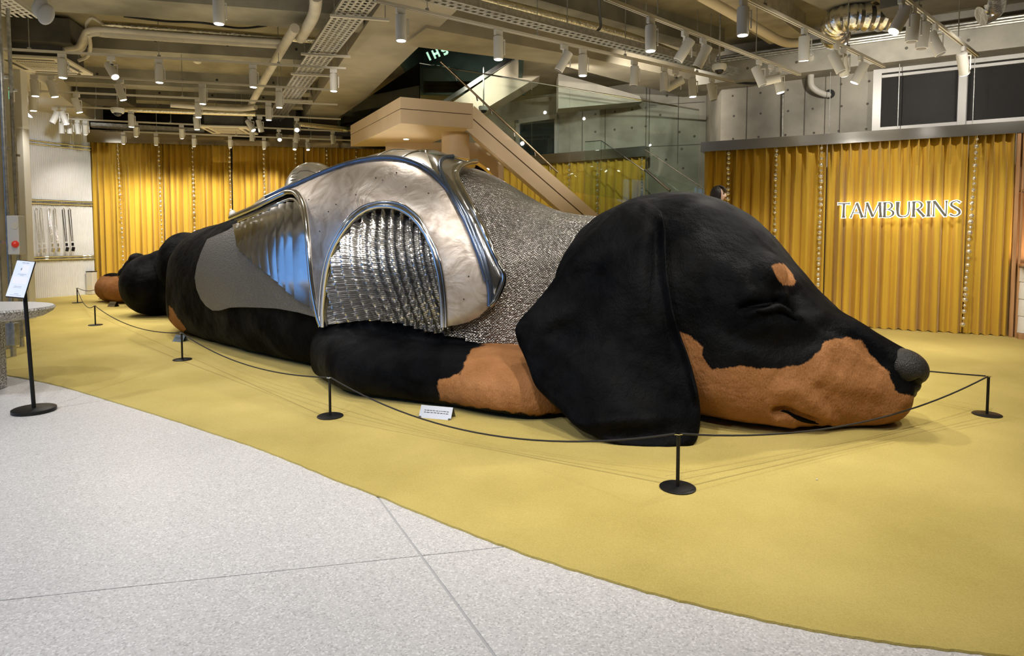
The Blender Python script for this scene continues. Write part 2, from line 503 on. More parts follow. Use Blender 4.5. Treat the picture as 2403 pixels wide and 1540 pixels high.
# ---- ceiling beams
LD = Vector((.974, .225, 0)); LN = Vector((-.225, .974, 0))
def beam_lines(name, a, b, width, z0, z1, m):
    a, b = Vector((a.x, a.y, z0)), Vector((b.x, b.y, z0))
    d = (b - a).normalized(); n = Vector((-d.y, d.x, 0))
    if n.y < 0: n = -n
    return struct(MB().prism([a, b, b + n * width, a + n * width], (0, 0, z1 - z0)), name, m)
holes = MB()
for (px, py, w, z, x1px) in [(370, 2, .85, 5.0, 860), (400, 123, .45, 5.0, 760), (400, 203, .5, 5.0, 735), (400, 238, .45, 5.0, 715), (400, 262, .4, 5.0, 700)]:
    p = atZ(px, py, z); p.z = z
    a = p + LD * ((-13.2 - p.x) / LD.x)
    x, y = atXYline(x1px, (p.x, p.y), (LD.x, LD.y))
    beam_lines('trim_ceiling_beam', a, Vector((x, y, z)), w, z, SZ, M['concrete'])
    for k in range(5):
        c = p + LD * (-1.5 + k * 1.25) - LN * .002 + Vector((0, 0, .2))
        holes.cyl(c, c - LN * .006, .028, 10)
ho = holes.build('trim_formwork_holes', M['ink']); ho['kind'] = 'structure'
d0, d1 = atZ(940, 68, 4.95), atZ(748, 292, 4.95)
dd = (d1 - d0).normalized(); d0 = d0 - dd * 4
dn = Vector((-dd.y, dd.x, 0))
struct(MB().prism([d0 + dn * .55, d1 + dn * .55, d1 - dn * .55, d0 - dn * .55], (0, 0, SZ - 4.95)), 'trim_diagonal_beam', mat('beam_beige', (.40, .36, .285), .85, var=.15, vscale=1.5))
cbp = [atZ(1000, 66, 4.9), atZ(1340, 128, 4.9), atZ(1700, 204, 4.9), atZ(1650, 240, 4.9), atZ(1312, 152, 4.9), atZ(946, 106, 4.9)]
struct(MB().prism(cbp, (0, 0, SZ - 4.9)), 'trim_cross_beam', mat('beam_beige_cross', (.38, .335, .245), .85, var=.2, vscale=1.5))
beam_lines('trim_short_beam', atZ(1120, -40, 4.95), atZ(1700, 120, 4.95), .35, 4.95, SZ, M['concrete_dark'])
beam_lines('trim_right_beam', atZ(1734, -30, 4.95), atZ(1890, 88, 4.95), .6, 4.95, SZ, mat('beam_right', (.40, .345, .24), .85, var=.2))
beam_lines('trim_top_right_beam', atZ(1960, -70, 5.0), atZ(2080, -5, 5.0), .8, 5.0, SZ, M['concrete_dark'])

# ---- right wall, its beam and the clerestory windows
WP, WD = Vector((4.24, 13.0, 0)), Vector((4.16, -2.5, 0)).normalized()
WN = Vector((-WD.y, WD.x, 0))
if WN.y < 0: WN = -WN
def wall_at(px):
    x, y = atXYline(px, WP, WD); return Vector((x, y, 0))
def wseg(mb, a, b, z0, z1, t=.25):
    mb.prism([Vector((a.x, a.y, z0)), Vector((b.x, b.y, z0)), Vector((b.x, b.y, z1)), Vector((a.x, a.y, z1))], WN * t)
wl, wr, wk = wall_at(2040), wall_at(2760), wall_at(1686)
wb = MB()
wseg(wb, wk, wl, 0, SZ); wseg(wb, wl, wr, 0, 3.40); wseg(wb, wl, wr, 4.60, SZ)
wright = struct(wb, 'wall_right', M['concrete_wall'])
sd = MB(); kk = atXYline(1650, (4.64, 15.4), (1, 0))
sd.prism([Vector((wk.x, wk.y, 0)), Vector((4.62, 15.4, 0)), Vector((4.62, 15.4, SZ)), Vector((wk.x, wk.y, SZ))], (.25, .1, 0))
struct(sd, 'wall_corner', M['concrete_wall'])
# formwork tie holes and panel seams of the wall
th = MB()
for px in range(1715, 2040, 62):
    for z in (3.5, 3.95, 4.35):
        c = wall_at(px + R.uniform(-3, 3)) + Vector((0, 0, z)) - WN * .002
        th.cyl(c, c + WN * .01, .022, 10)
for px in (1746, 1880, 1962):
    a = wall_at(px) - WN * .003
    th.beam(a + Vector((0, 0, 3.2)), a + Vector((0, 0, 4.5)), .012, .012, WN)
th.build('trim_tie_holes', mat('hole', (.13, .12, .10), .9))['kind'] = 'structure'
ba = wall_at(1640) - WN * .55; bb_ = wall_at(2760) - WN * .55
bw = MB().prism([Vector((ba.x, ba.y, 4.52)), Vector((bb_.x, bb_.y, 4.52)), Vector((bb_.x, bb_.y, 4.92)), Vector((ba.x, ba.y, 4.92))], WN * .56)
struct(bw, 'trim_wall_beam', mat('beam_pale', (.44, .42, .36), .8, var=.25, vscale=2))
bt = MB()
for k in range(9):
    c = ba + WD * (1.0 + k * .85) + Vector((0, 0, 4.72)) - WN * .004
    bt.cyl(c, c + WN * .01, .025, 10)
bt.build('trim_beam_holes', bpy.data.materials['hole'])['kind'] = 'structure'
def window(name, pxs, z0, z1):
    """aluminium window in the right wall: frame bars are parts, panes behind them"""
    e = empty(name, wall_at(pxs[0])); e['kind'] = 'structure'
    A, B = wall_at(pxs[0]), wall_at(pxs[-1])
    off = -WN * .03
    def bar(mb, p, q, w, t=.09): mb.beam(p + off, q + off, w, t, -WN)
    f = MB(); 
    Z = lambda p, z: Vector((p.x, p.y, z))
    f.beam(Z(A, z1 - .05) + off, Z(B, z1 - .05) + off, .10, .10); f.beam(Z(A, z0 + .04) + off, Z(B, z0 + .04) + off, .10, .08)
    f.beam(Z(A, z1 - .15) + off * .4, Z(B, z1 - .15) + off * .4, .06, .05)
    f.build('frame', M['frame_white'], kp=e)
    for px in pxs:
        p = wall_at(px)
        mb = MB().beam(Z(p, z0) + off * 1.1, Z(p, z1) + off * 1.1, .13, .13, -WN); mb.build('mullion', M['frame_white'], kp=e)
    for p0, p1 in zip(pxs[:-1], pxs[1:]):
        a, b = wall_at(p0 + 4), wall_at(p1 - 4)
        mb = MB(); wseg(mb, a + WN * .02, b + WN * .02, z0 + .02, z1 - .02, .02); mb.build('pane', M['window_dark'], kp=e)
    return e
window('window_1', [2047, 2244, 2470, 2700], 3.42, 4.55)

# ---- back concrete wall
bk = [Vector((-14, 20.4, 0)), Vector((-3.6, 20.4, 0)), Vector((-.3, 18.6, 0)), Vector((3.3, 15.9, 0)), Vector((4.75, 15.4, 0))]
wb = MB()
for a, b in zip(bk[:-1], bk[1:]):
    wb.prism([a, b, b + Vector((0, 0, SZ)), a + Vector((0, 0, SZ))], (.08, .3, 0))
struct(wb, 'wall_back', M['concrete_wall'])
th = MB()
def bk_at(px, z):
    x, y = atXYline(px, (-.3, 18.6), (3.6, -2.7)); n = Vector((-2.7, -3.6, 0)).normalized()
    return Vector((x, y, z)) + n * .01, n
for px in (1395, 1440, 1480, 1512):
    for z in (4.25, 4.7):
        c, n = bk_at(px, z); th.cyl(c, c - n * .02, .03, 10)
for px in (1365, 1418, 1513):
    c, n = bk_at(px, 3.6); th.beam(c, c + Vector((0, 0, 1.7)), .014, .012, n)
for (px, py) in ((1545, 270), (1590, 310), (1560, 375), (1600, 395), (1625, 320), (1560, 225), (1620, 215), (1596, 350)):
    x, y = atXYline(px, (3.3, 15.9), (1.45, -.5)); z = atY(px, py, y).z
    c = Vector((x, y - .012, z)); th.cyl(c, c + Vector((.01, .03, 0)), .03, 10)
for px in (1520, 1587):
    x, y = atXYline(px, (3.3, 15.9), (1.45, -.5)); th.beam((x, y - .006, 3.3), (x, y - .006, SZ), .014, .012, (0, 1, 0))
x0, y0 = atXYline(1520, (3.3, 15.9), (1.45, -.5)); x1, y1 = atXYline(1648, (3.3, 15.9), (1.45, -.5))
for z in (3.75, 4.75): th.beam((x0, y0 - .006, z), (x1, y1 - .006, z), .012, .014)
th.build('trim_back_holes', bpy.data.materials['hole'])['kind'] = 'structure'
# dark window behind the stair
e = empty('window_2', (0.6, 17.5, 3.4)); e['kind'] = 'structure'
def bkq(mb, pa, pb, z0, z1, o, t):
    a, n = bk_at(pa, 0); b, _ = bk_at(pb, 0); a.z = b.z = 0
    a, b = a + n * o, b + n * o
    mb.prism([a + Vector((0, 0, z0)), b + Vector((0, 0, z0)), b + Vector((0, 0, z1)), a + Vector((0, 0, z1))], n * t)
mb = MB(); bkq(mb, 1222, 1306, 3.3, 4.7, .0, .03); mb.build('pane', mat('window_night', (.02, .03, .035), .15), kp=e)
mb = MB(); bkq(mb, 1214, 1222, 3.2, 4.8, .0, .08); bkq(mb, 1304, 1310, 3.2, 4.8, .0, .08); bkq(mb, 1214, 1310, 4.7, 4.82, .0, .08); bkq(mb, 1214, 1310, 3.2, 3.3, 0, .08)
mb.build('frame', M['frame_white'], kp=e)
# right concrete haunch under the upper floor
struct(MB().prism([atY(1310, 255, 15.2), atY(1310, 172, 15.2), atY(1500, 225, 15.0), atY(1508, 238, 15.0)], (0, .6, 0)), 'trim_haunch', M['concrete_wall'])

# ---- left fluted white wall, curved
e0, e1 = fl(70, 703), fl(224, 691)
fw = MB(); nseg = 420; v = []; fcs = []
P0, P1 = Vector((e0.x - 1.1, e0.y - 2.6, 0)), Vector((e1.x, e1.y, 0)); PM = Vector((e0.x, e0.y, 0))
def bez(t):
    return P0 * (1 - t) ** 2 + (PM * 2 - (P0 + P1) * .5) * 2 * t * (1 - t) * 1 + P1 * t * t
ring = []
for i in range(nseg + 1):
    t = i / nseg
    p = bez(t); q = bez(min(1, t + .003)) - bez(max(0, t - .003)); q.normalize()
    n = Vector((q.y, -q.x, 0))
    ring.append((p + n * (.012 * abs(math.sin(i * math.pi / 5)) ** .6), n))
for (p, n) in ring: v += [(p.x, p.y, 0), (p.x, p.y, 4.62)]
for (p, n) in ring: v += [(p.x - n.x * .25, p.y - n.y * .25, 0), (p.x - n.x * .25, p.y - n.y * .25, 4.62)]
K = 2 * (nseg + 1)
for i in range(nseg):
    a = 2 * i
    fcs += [(a, a + 2, a + 3, a + 1), (K + a, K + a + 1, K + a + 3, K + a + 2)]
fw.add(v, fcs)
fluted = struct(fw, 'wall_left_fluted', M['white_wall'])
# slim doubled chrome rails running round it
for (z, r) in ((3.88, .018), (3.80, .018), (2.44, .020), (2.36, .020), (1.03, .018), (.97, .018)):
    pts = [p + n * .035 + Vector((0, 0, z)) for (p, n) in ring[::12]]
    MB().tube(pts, r, 8).build('rail', M['chrome'], fluted)
wlm = MB()
wlm.prism([Vector((-13.6, 7.8, 0)), Vector((P0.x, P0.y, 0)), Vector((P0.x, P0.y, SZ)), Vector((-13.6, 7.8, SZ))], (-.2, .05, 0))
wlm.box((-13.6, 14, SZ / 2), (.2, 13, SZ))
struct(wlm, 'wall_left', M['white_wall'])
# white soffit over the fluted wall
sp = [atZ(-200, 150, 4.62), atZ(70, 180, 4.62), atZ(135, 252, 4.62), atZ(208, 292, 4.62), atZ(208, 300, 4.62), atZ(-200, 300, 4.62)]
struct(MB().prism([Vector((-13.5, 8.6, 4.62)), Vector((-7.4, 8.6, 4.62)), Vector((-8.6, 11.2, 4.62)), Vector((-10.9, 16.6, 4.62)), Vector((-11.0, 17.4, 4.62)), Vector((-13.5, 17.4, 4.62))], (0, 0, .7)), 'ceiling_soffit', M['plaster'])
# ---- shell behind and left of the camera with the street glazing
ws = MB()
for (y0, y1) in ((-7.9, -4.2), (7.2, 7.9)):
    ws.box((-9.4, (y0 + y1) / 2, SZ / 2), (.2, y1 - y0, SZ))
ws.box((-9.4, 1.5, 4.75), (.2, 11.4, 1.2)); ws.box((-9.4, 1.5, .12), (.2, 11.4, .24))
ws.box((-11.5, 7.9, SZ / 2), (4.4, .2, SZ))
struct(ws, 'wall_street', M['white_wall'])
g = empty('window_3', (-9.4, 1.5, .24)); g['kind'] = 'structure'
for k in range(7):
    y = -4.2 + 11.4 * k / 6
    MB().box((-9.4, y, 2.2), (.1, .07, 3.95)).build('mullion', M['black_metal'], kp=g)
for k in range(6):
    y = -4.2 + 11.4 * (k + .5) / 6
    MB().box((-9.4, y, 2.2), (.012, 1.83, 3.95)).build('pane', M['glass'], kp=g)
struct(MB().box((.2, -7.9, SZ / 2), (19.5, .2, SZ)), 'wall_front', M['plaster'])
struct(MB().box((9.9, 1, SZ / 2), (.2, 18.5, SZ)), 'wall_far_right', M['concrete_wall'])

# ================================================================= CURTAINS
def curtain(name, A, B, z0, z1, label, pleats, seed, amp=.07, group=None):
    rr = random.Random(seed)
    A, B = Vector((A[0], A[1], 0)), Vector((B[0], B[1], 0))
    L = (B - A).length; d = (B - A) / L; n = Vector((d.y, -d.x, 0))
    if n.y > 0: n = -n
    o0 = A.copy()
    nu = max(40, int(pleats * 18)); nv = 14
    ph = [rr.uniform(0, 6.28) for _ in range(5)]
    jit = [rr.uniform(-.28, .28) for _ in range(int(pleats) + 3)]
    wide = [rr.uniform(.6, 1.35) for _ in range(int(pleats) + 3)]
    v, f = [], []
    for j in range(nv + 1):
        h = j / nv; z = z0 + (z1 - z0) * h
        for i in range(nu + 1):
            u = i / nu * pleats
            k = int(u); fr = u - k
            c = .5 + jit[k] * (.5 if h > .9 else 1) * .8 + .10 * math.sin(ph[k % 5] + h * 3)
            g_ = fr ** (1 + jit[k] * 1.2)
            soft = abs(math.sin(math.pi * g_)) ** .75
            pin = math.exp(-((fr - .5 - jit[k] * .4) / .11) ** 2)
            top = max(0.0, (h - .80) / .20) ** 1.2
            dpt = (1 - top) * soft * amp * .62 * wide[k] + top * pin * amp * .9
            dpt += (1 - top) * .022 * math.sin(u * 2.7 + ph[0] + 1.3 * h) + (1 - top) * .012 * math.sin(u * 9.1 + ph[1] - 2.2 * h)
            p = A + d * (i / nu * L) + n * dpt
            zz = z + (0.008 * math.sin(u * 6.28 + ph[2]) if j == 0 else 0)
            v.append((p.x - o0.x, p.y - o0.y, zz))
    for j in range(nv):
        for i in range(nu):
            a = j * (nu + 1) + i
            f.append((a, a + 1, a + nu + 2, a + nu + 1))
    # back face, 1.5 cm behind, so that the cloth has a thickness
    N = len(v)
    v += [(p[0] - n.x * .015, p[1] - n.y * .015, p[2]) for p in v]
    f += [tuple(N + i for i in reversed(q)) for q in f]
    W_ = nu + 1
    for i in range(nu):
        f.append((i, N + i, N + i + 1, i + 1)); t = nv * W_ + i; f.append((t, t + 1, N + t + 1, N + t))
    for j in range(nv):
        a, b = j * W_, (j + 1) * W_; f.append((a, b, N + b, N + a)); f.append((a + nu, N + a + nu, N + b + nu, b + nu))
    o = MB().add(v, f, True).build(name, M['curtain'])
    o.location = o0
    return tag(o, label, 'curtain', group)
CL0, CL1 = (-11.25, 17.02), (-3.0, 18.55)
def cl_at(px): return atXYline(px, CL0, (CL1[0] - CL0[0], CL1[1] - CL0[1]))
pan = [(207, 388, 'beside the white fluted wall'), (389, 549, 'second from the fluted wall'), (550, 716, 'third from the fluted wall'), (718, 935, 'darker stretch by the beige landing')]
for i, (a, b, t) in enumerate(pan):
    curtain('curtain', cl_at(a), cl_at(b), .02, 4.02, 'mustard curtain on the rear left, ' + t, (b - a) / 14.0, 20 + i, .19, 'mustard curtains on the rear left')
CR0 = (3.62, 12.14); CR1 = (7.72, 9.93)
def cr_at(px, o=0.0):
    x, y = atXYline(px, CR0, (CR1[0] - CR0[0], CR1[1] - CR0[1]))
    nn = Vector((CR1[1] - CR0[1], -(CR1[0] - CR0[0]), 0)).normalized()
    if nn.y > 0: nn = -nn
    return (x + nn.x * o, y + nn.y * o)
pan = [(1650, 1934, 'behind the dog\'s head'), (1936, 2262, 'carrying the lit letter sign'), (2264, 2372, 'narrow last stretch beside the wooden shelf')]
for i, (a, b, t) in enumerate(pan):
    curtain('curtain', cr_at(a), cr_at(b), .02, 3.16, 'mustard curtain on the right, ' + t, (b - a) / 23.0, 40 + i, .17, 'mustard curtains on the right')
CM0, CM1 = (-.2, 17.55), (3.16, 15.25)
def cm_at(px): return atXYline(px, CM0, (CM1[0] - CM0[0], CM1[1] - CM0[1]))
curtain('curtain', cm_at(1180), cm_at(1512), .02, 3.46, 'mustard yellow curtain seen through the stair glass behind the beige flight', 20, 60, .13)

def fascia(name, a, b, z0, z1, dep, ext=.06):
    a, b = Vector((*a, z0)), Vector((*b, z0)); d = (b - a).normalized(); n = Vector((d.y, -d.x, 0))
    if n.y > 0: n = -n
    a, b = a - d * ext, b + d * ext
    mb = MB().prism([a + n * dep, b + n * dep, b - n * .12, a - n * .12], (0, 0, z1 - z0))
    o = mb.build(name, M['steel_soft']); o['kind'] = 'structure'
    return o
M['steel_soft'] = mat('steel_soft', (.74, .72, .68), .22, metal=1, var=.12, vscale=2, bump=.06, bscale=3)
fascia('trim_1', cr_at(1652), cr_at(2374), 3.13, 3.31, .16)
M['mirror_dark'] = mat('mirror_dark', (.38, .34, .27), .12, metal=1)
fascia('trim_2', cl_at(207), cl_at(920), 4.0, 4.33, .18)
bpy.data.objects['trim_2'].data.materials.clear(); bpy.data.objects['trim_2'].data.materials.append(M['mirror_dark'])
fascia('trim_3', cm_at(1180), cm_at(1512), 3.42, 3.66, .16)

# ---- strings of pearls hanging in front of the curtains: every bead is a part
bead_me = MB().ell((0, 0, 0), (1, 1, 1.05), 10, 7).mesh('bead'); bead_me.materials.append(M['pearl'])
def pearls(px_top, at, z0, z1, r, step, label, group, lean=0.0):
    x, y = at(px_top)
    e = empty('pearl_string', (x, y, z0)); tag(e, label, 'pearl string', group)
    dx = lean
    MB().tube([(0, 0, z1 - z0), (dx, 0, .03)], .006, 6).build('cord', M['gold'], e)
    z = z1 - z0 - .06
    while z > .05:
        q = r * R.uniform(.62, 1.15)
        o = link('bead', bead_me, None, e)
        o.location = (dx * (1 - z / (z1 - z0)) + R.uniform(-.006, .006), R.uniform(-.005, .005), z)
        o.scale = (q, q, q * R.uniform(.85, 1.15))
        z -= step * R.uniform(.8, 1.15)
ordn = ['first', 'second', 'third', 'fourth', 'fifth', 'sixth', 'seventh', 'eighth', 'ninth', 'tenth', 'eleventh', 'twelfth', 'thirteenth']
for i, px in enumerate((291, 385, 463, 548, 627, 700, 772, 840)):
    pearls(px, lambda p: (cl_at(p)[0] + .03, cl_at(p)[1] - .17), .15, 3.98, .034, .125, 'string of gold pearls, %s from the left on the rear left curtain' % ordn[i], 'pearl strings on the rear curtain', .06 * (2 - i) / 2 if i < 3 else 0)
for i, px in enumerate((1709, 1819, 1923, 2279)):
    pearls(px, lambda p: cr_at(p, .15), .10, 3.13, .036, .098, 'string of silver gold pearls, %s from the left on the right curtain' % ordn[i], 'pearl strings on the right curtain', -.11 if i == 3 else 0)
for i, px in enumerate((1340, 1405, 1508)):
    pearls(px, lambda p: (cm_at(p)[0] - .07, cm_at(p)[1] - .16), .2, 3.4, .034, .14, 'pearl string on the curtain behind the stair glass, %s from the left' % ordn[i], 'pearl strings behind the glass')

# ================================================================= STAIR
stair = empty('staircase', (-.9, 13.3, 0)); tag(stair, 'beige staircase with landing, column and straight flight behind the dog', 'staircase')
zt, zb = 4.28, 3.77
A_ = Vector((-2.18, 12.66, 0)); B_ = Vector((-.80, 13.3, 0)); C_ = Vector((-4.0, 16.0, 0))
D_ = B_ + (C_ - A_) * .8
def zz(p, z): return Vector((p.x, p.y, z))
lift = .30
for (name, za, zc, off) in (('landing_slab', zb, zb + .275, 0), ('landing_curb', zb + .29, zt, .0)):
    MB().prism([zz(A_, za), zz(B_, za), zz(D_, za), zz(C_, za)], (0, 0, zc - za)).build(name, M['beige'], kp=stair)
n_ = ((A_ + B_ + C_ + D_) / 4)
MB().prism([zz(A_.lerp(n_, .02), zb + .27), zz(B_.lerp(n_, .02), zb + .27), zz(D_.lerp(n_, .02), zb + .27), zz(C_.lerp(n_, .02), zb + .27)], (0, 0, .025)).build('shadow_gap', M['beige_gap'], kp=stair)
# flight: outer stringer in two bands with a groove, soffit and treads behind it
SD = Vector((1, .05, 0))
tA = atXYline(1112, (B_.x, B_.y), (SD.x, SD.y)); tA = Vector((tA[0], tA[1], 0))
def sline(px, py):
    x, y = atXYline(px, (B_.x, B_.y), (SD.x, SD.y)); return atY(px, py, y)
top0, top1 = sline(1112, 248), sline(1365, 470)
bot0, bot1 = sline(1095, 305), sline(1310, 490)
def ext(a, b, z):
    t = (z - a.z) / (b.z - a.z); return a + (b - a) * t
tb, bb2 = ext(top0, top1, .02), ext(bot0, bot1, .02)
mid0, midb = top0.lerp(bot0, .46), tb.lerp(bb2, .46)
g_ = (bot0 - top0).normalized() * .012
MB().prism([top0, tb, midb - g_, mid0 - g_], (0, .10, 0)).build('stringer', M['beige'], kp=stair)
MB().prism([mid0 + g_, midb + g_, bb2, bot0], (0, .10, 0)).build('stringer', M['beige'], kp=stair)
MB().prism([mid0 - g_ + Vector((0, .03, 0)), midb - g_ + Vector((0, .03, 0)), midb + g_ + Vector((0, .03, 0)), mid0 + g_ + Vector((0, .03, 0))], (0, .05, 0)).build('shadow_gap', M['beige_gap'], kp=stair)
s0, s1 = bot0 + Vector((.0, .1, .04)), bb2 + Vector((0, .1, .04))
th_ = Vector((0, 0, .12))
MB().prism([s0, s1, s1 + th_, s0 + th_], (0.05, 1.7, 0)).build('soffit', M['beige'], kp=stair)
run = (tb - top0); nst = 22
for k in range(nst):
    p = top0 + run * ((k + .5) / nst) - Vector((0, -.1, .22))
    MB().box(p + Vector((0, .85, 0)), (abs(run.x) / nst + .05, 1.7, .06)).build('tread', M['beige'], kp=stair)
MB().cyl(Vector((-1.22, 13.95, 0)), Vector((-1.22, 13.95, zb)), .30, 40).build('column', M['beige'], kp=stair)
# soffit wall behind the column and recessed downlights
MB().prism([Vector((-3.0, 15.3, 2.2)), Vector((-.2, 15.3, 2.2)), Vector((-.2, 15.3, zb)), Vector((-3.0, 15.3, zb))], (0, .1, 0)).build('back_panel', M['beige'], kp=stair)
for (px, py, z) in ((953, 327, zb),):
    p = atZ(px, py, z); MB().cyl(Vector((p.x, p.y, z - .004)), Vector((p.x, p.y, z + .01)), .06, 20).build('downlight', M['lens_on'], kp=stair)
    spot((p.x, p.y, z - .05), (p.x, p.y, 0), 60, 100)
p = sline(1142, 398); p = Vector((p.x, p.y + .75, p.z)); 
p = atY(1142, 398, 14.2)
MB().ell(p, (.06, .06, .03), 14, 8).build('downlight', M['lens_on'], kp=stair)
# glass balustrade: thick panes with a steel top rail
def pane(name, q, parent, t=.02):
    n = (q[1] - q[0]).cross(q[2] - q[1]).normalized()
    return MB().prism(q, n * t).build(name, M['glass'], kp=parent)
bal = empty('glass_balustrade', (-1.0, 13.5, zt)); tag(bal, 'clear glass balustrade with slim steel rails along the landing and flight', 'balustrade')
G0 = atY(985, 148, 13.8)
GL = atY(792, 279, 17.2)
GD = Vector((1, .10, 0))
def gline(px, py):
    x, y = atXYline(px, (G0.x, G0.y), (GD.x, GD.y)); return atY(px, py, y)
G1 = gline(1640, 258)
for t0, t1 in ((0, .5), (.5, 1)):
    a, b = GL.lerp(G0, t0), GL.lerp(G0, t1)
    a0, b0 = Vector((a.x, a.y, zt)), Vector((b.x, b.y, zt))
    pane('glass_pane', [a0, b0, b, a], bal)
pxs = [985, 1105, 1248, 1337, 1520, 1640]
bots = [240, 247, 370, 450, 478, 440]
for k in range(5):
    a1, b1 = gline(pxs[k], 148 + (258 - 148) * (pxs[k] - 985) / 655), gline(pxs[k + 1], 148 + (258 - 148) * (pxs[k + 1] - 985) / 655)
    pane('glass_pane', [gline(pxs[k] + 1, bots[k]), gline(pxs[k + 1] - 1, bots[k + 1]), b1, a1], bal, .015)
MB().tube([GL, G0, G1], .016, 8).build('top_rail', M['chrome'], kp=bal)
hr = [sline(1030, 135), sline(1312, 402)]
hr = [h + Vector((0, .3, 0)) for h in hr]
MB().tube(hr, .022, 10).build('handrail', mat('bronze', (.36, .28, .17), .35, metal=.9), kp=bal)
for t in (.12, .30, .42, .62, .80, .93):
    p = hr[0].lerp(hr[1], t); MB().cyl(p, p + Vector((.02, .10, -.09)), .018, 10).build('rail_bracket', M['chrome'], kp=bal)
# lower glass balustrade further right, running down behind the head
bl = empty('glass_balustrade', (2.2, 14.6, 0)); tag(bl, 'lower glass balustrade sloping down to the right behind the dog\'s head', 'balustrade')
q = [atY(1373, 333, 14.6), atY(1411, 330, 14.5), atY(1514, 402, 14.0), atY(1692, 459, 12.9)]
qb = [Vector((p.x, p.y, .6)) for p in q]
pane('glass_pane', [qb[0], qb[1], q[1], q[0]], bl); pane('glass_pane', [qb[1], qb[2], q[2], q[1]], bl); pane('glass_pane', [qb[2], qb[3], q[3], q[2]], bl)
MB().tube([q[0], q[1], q[2]], .010, 8).build('top_rail', M['steel'], kp=bl)
MB().tube([atY(1514, 398, 13.95), atY(1572, 448, 13.4)], .03, 8).build('handrail', M['steel'], kp=bl)
MB().tube([atY(1515, 352, 14.2), atY(1655, 445, 13.2), atY(1692, 461, 12.85)], .010, 8).build('top_rail', M['steel'], kp=bl)
# upper flight rising to the right through the stairwell
uf = empty('upper_flight', (-.3, 15.6, 4.4)); tag(uf, 'upper beige stair flight rising to the right behind the glass', 'staircase')
u = [atY(1062, 240, 15.4), atY(1215, 135, 15.4), atY(1330, 140, 15.4), atY(1128, 262, 15.4)]
MB().prism(u, (0, .9, 0)).build('flight_slab', mat('flight_beige', (.50, .44, .33), .7), kp=uf)
MB().prism([atY(1036, 238, 15.3), atY(1050, 240, 15.3), atY(1204, 140, 15.3), atY(1190, 137, 15.3)], (0, .05, 0)).build('side_rail', M['steel'], kp=uf)

# ================================================================= BACKLIT SIGN
sx0 = Vector((*cr_at(1964, .22), 0)); sx1 = Vector((*cr_at(2248, .22), 0))
sdir = (sx1 - sx0).normalized(); snrm = Vector((sdir.y, -sdir.x, 0))
if snrm.y > 0: snrm = -snrm
zbase = atY(1964, 512, sx0.y).z; zt0 = atY(1964, 482, sx0.y).z
zb1 = atY(2248, 508, sx1.y).z
LH = .25; SW = (sx1 - sx0).length
def flare(p, q, w, fl0=1.7, fl1=1.7, n=7):
    """stroke with flared ends -> polygon in letter space"""
    p, q = Vector(p), Vector(q); d = q - p; nn = Vector((-d.y, d.x)).normalized(); L_, R_ = [], []
    for i in range(n):
        t = i / (n - 1)
        e = w * (1 + (fl0 - 1) * max(0, 1 - t / .22) ** 2 + (fl1 - 1) * max(0, 1 - (1 - t) / .22) ** 2) / 2
        L_.append(p + d * t + nn * e); R_.append(p + d * t - nn * e)
    return L_ + R_[::-1]
def arcs(c, rx, ry, a0, a1, w0, w1, n=16):
    """crescent stroke, thick on its side"""
    o, i_ = [], []
    for k in range(n + 1):
        g = math.radians(a0 + (a1 - a0) * k / n)
        w = w1 + (w0 - w1) * abs(math.cos(g)) ** 1.3
        o.append(Vector((c[0] + rx * math.cos(g), c[1] + ry * math.sin(g))))
        i_.append(Vector((c[0] + (rx - w) * math.cos(g), c[1] + (ry - w * .9) * math.sin(g))))
    return o + i_[::-1]
def swp(pts, ws):
    P = spline([(*p, 0) for p in pts], 6); n = len(P); o, i_ = [], []
    for k, p in enumerate(P):
        t = P[min(k + 1, n - 1)] - P[max(k - 1, 0)]; nn = Vector((-t.y, t.x)).normalized()
        s_ = k / (n - 1) * (len(ws) - 1); a = int(min(s_, len(ws) - 2)); w = ws[a] + (ws[a + 1] - ws[a]) * (s_ - a)
        o.append(Vector((p.x, p.y)) + nn * w / 2); i_.append(Vector((p.x, p.y)) - nn * w / 2)
    return o + i_[::-1]
T, t_ = .135, .065
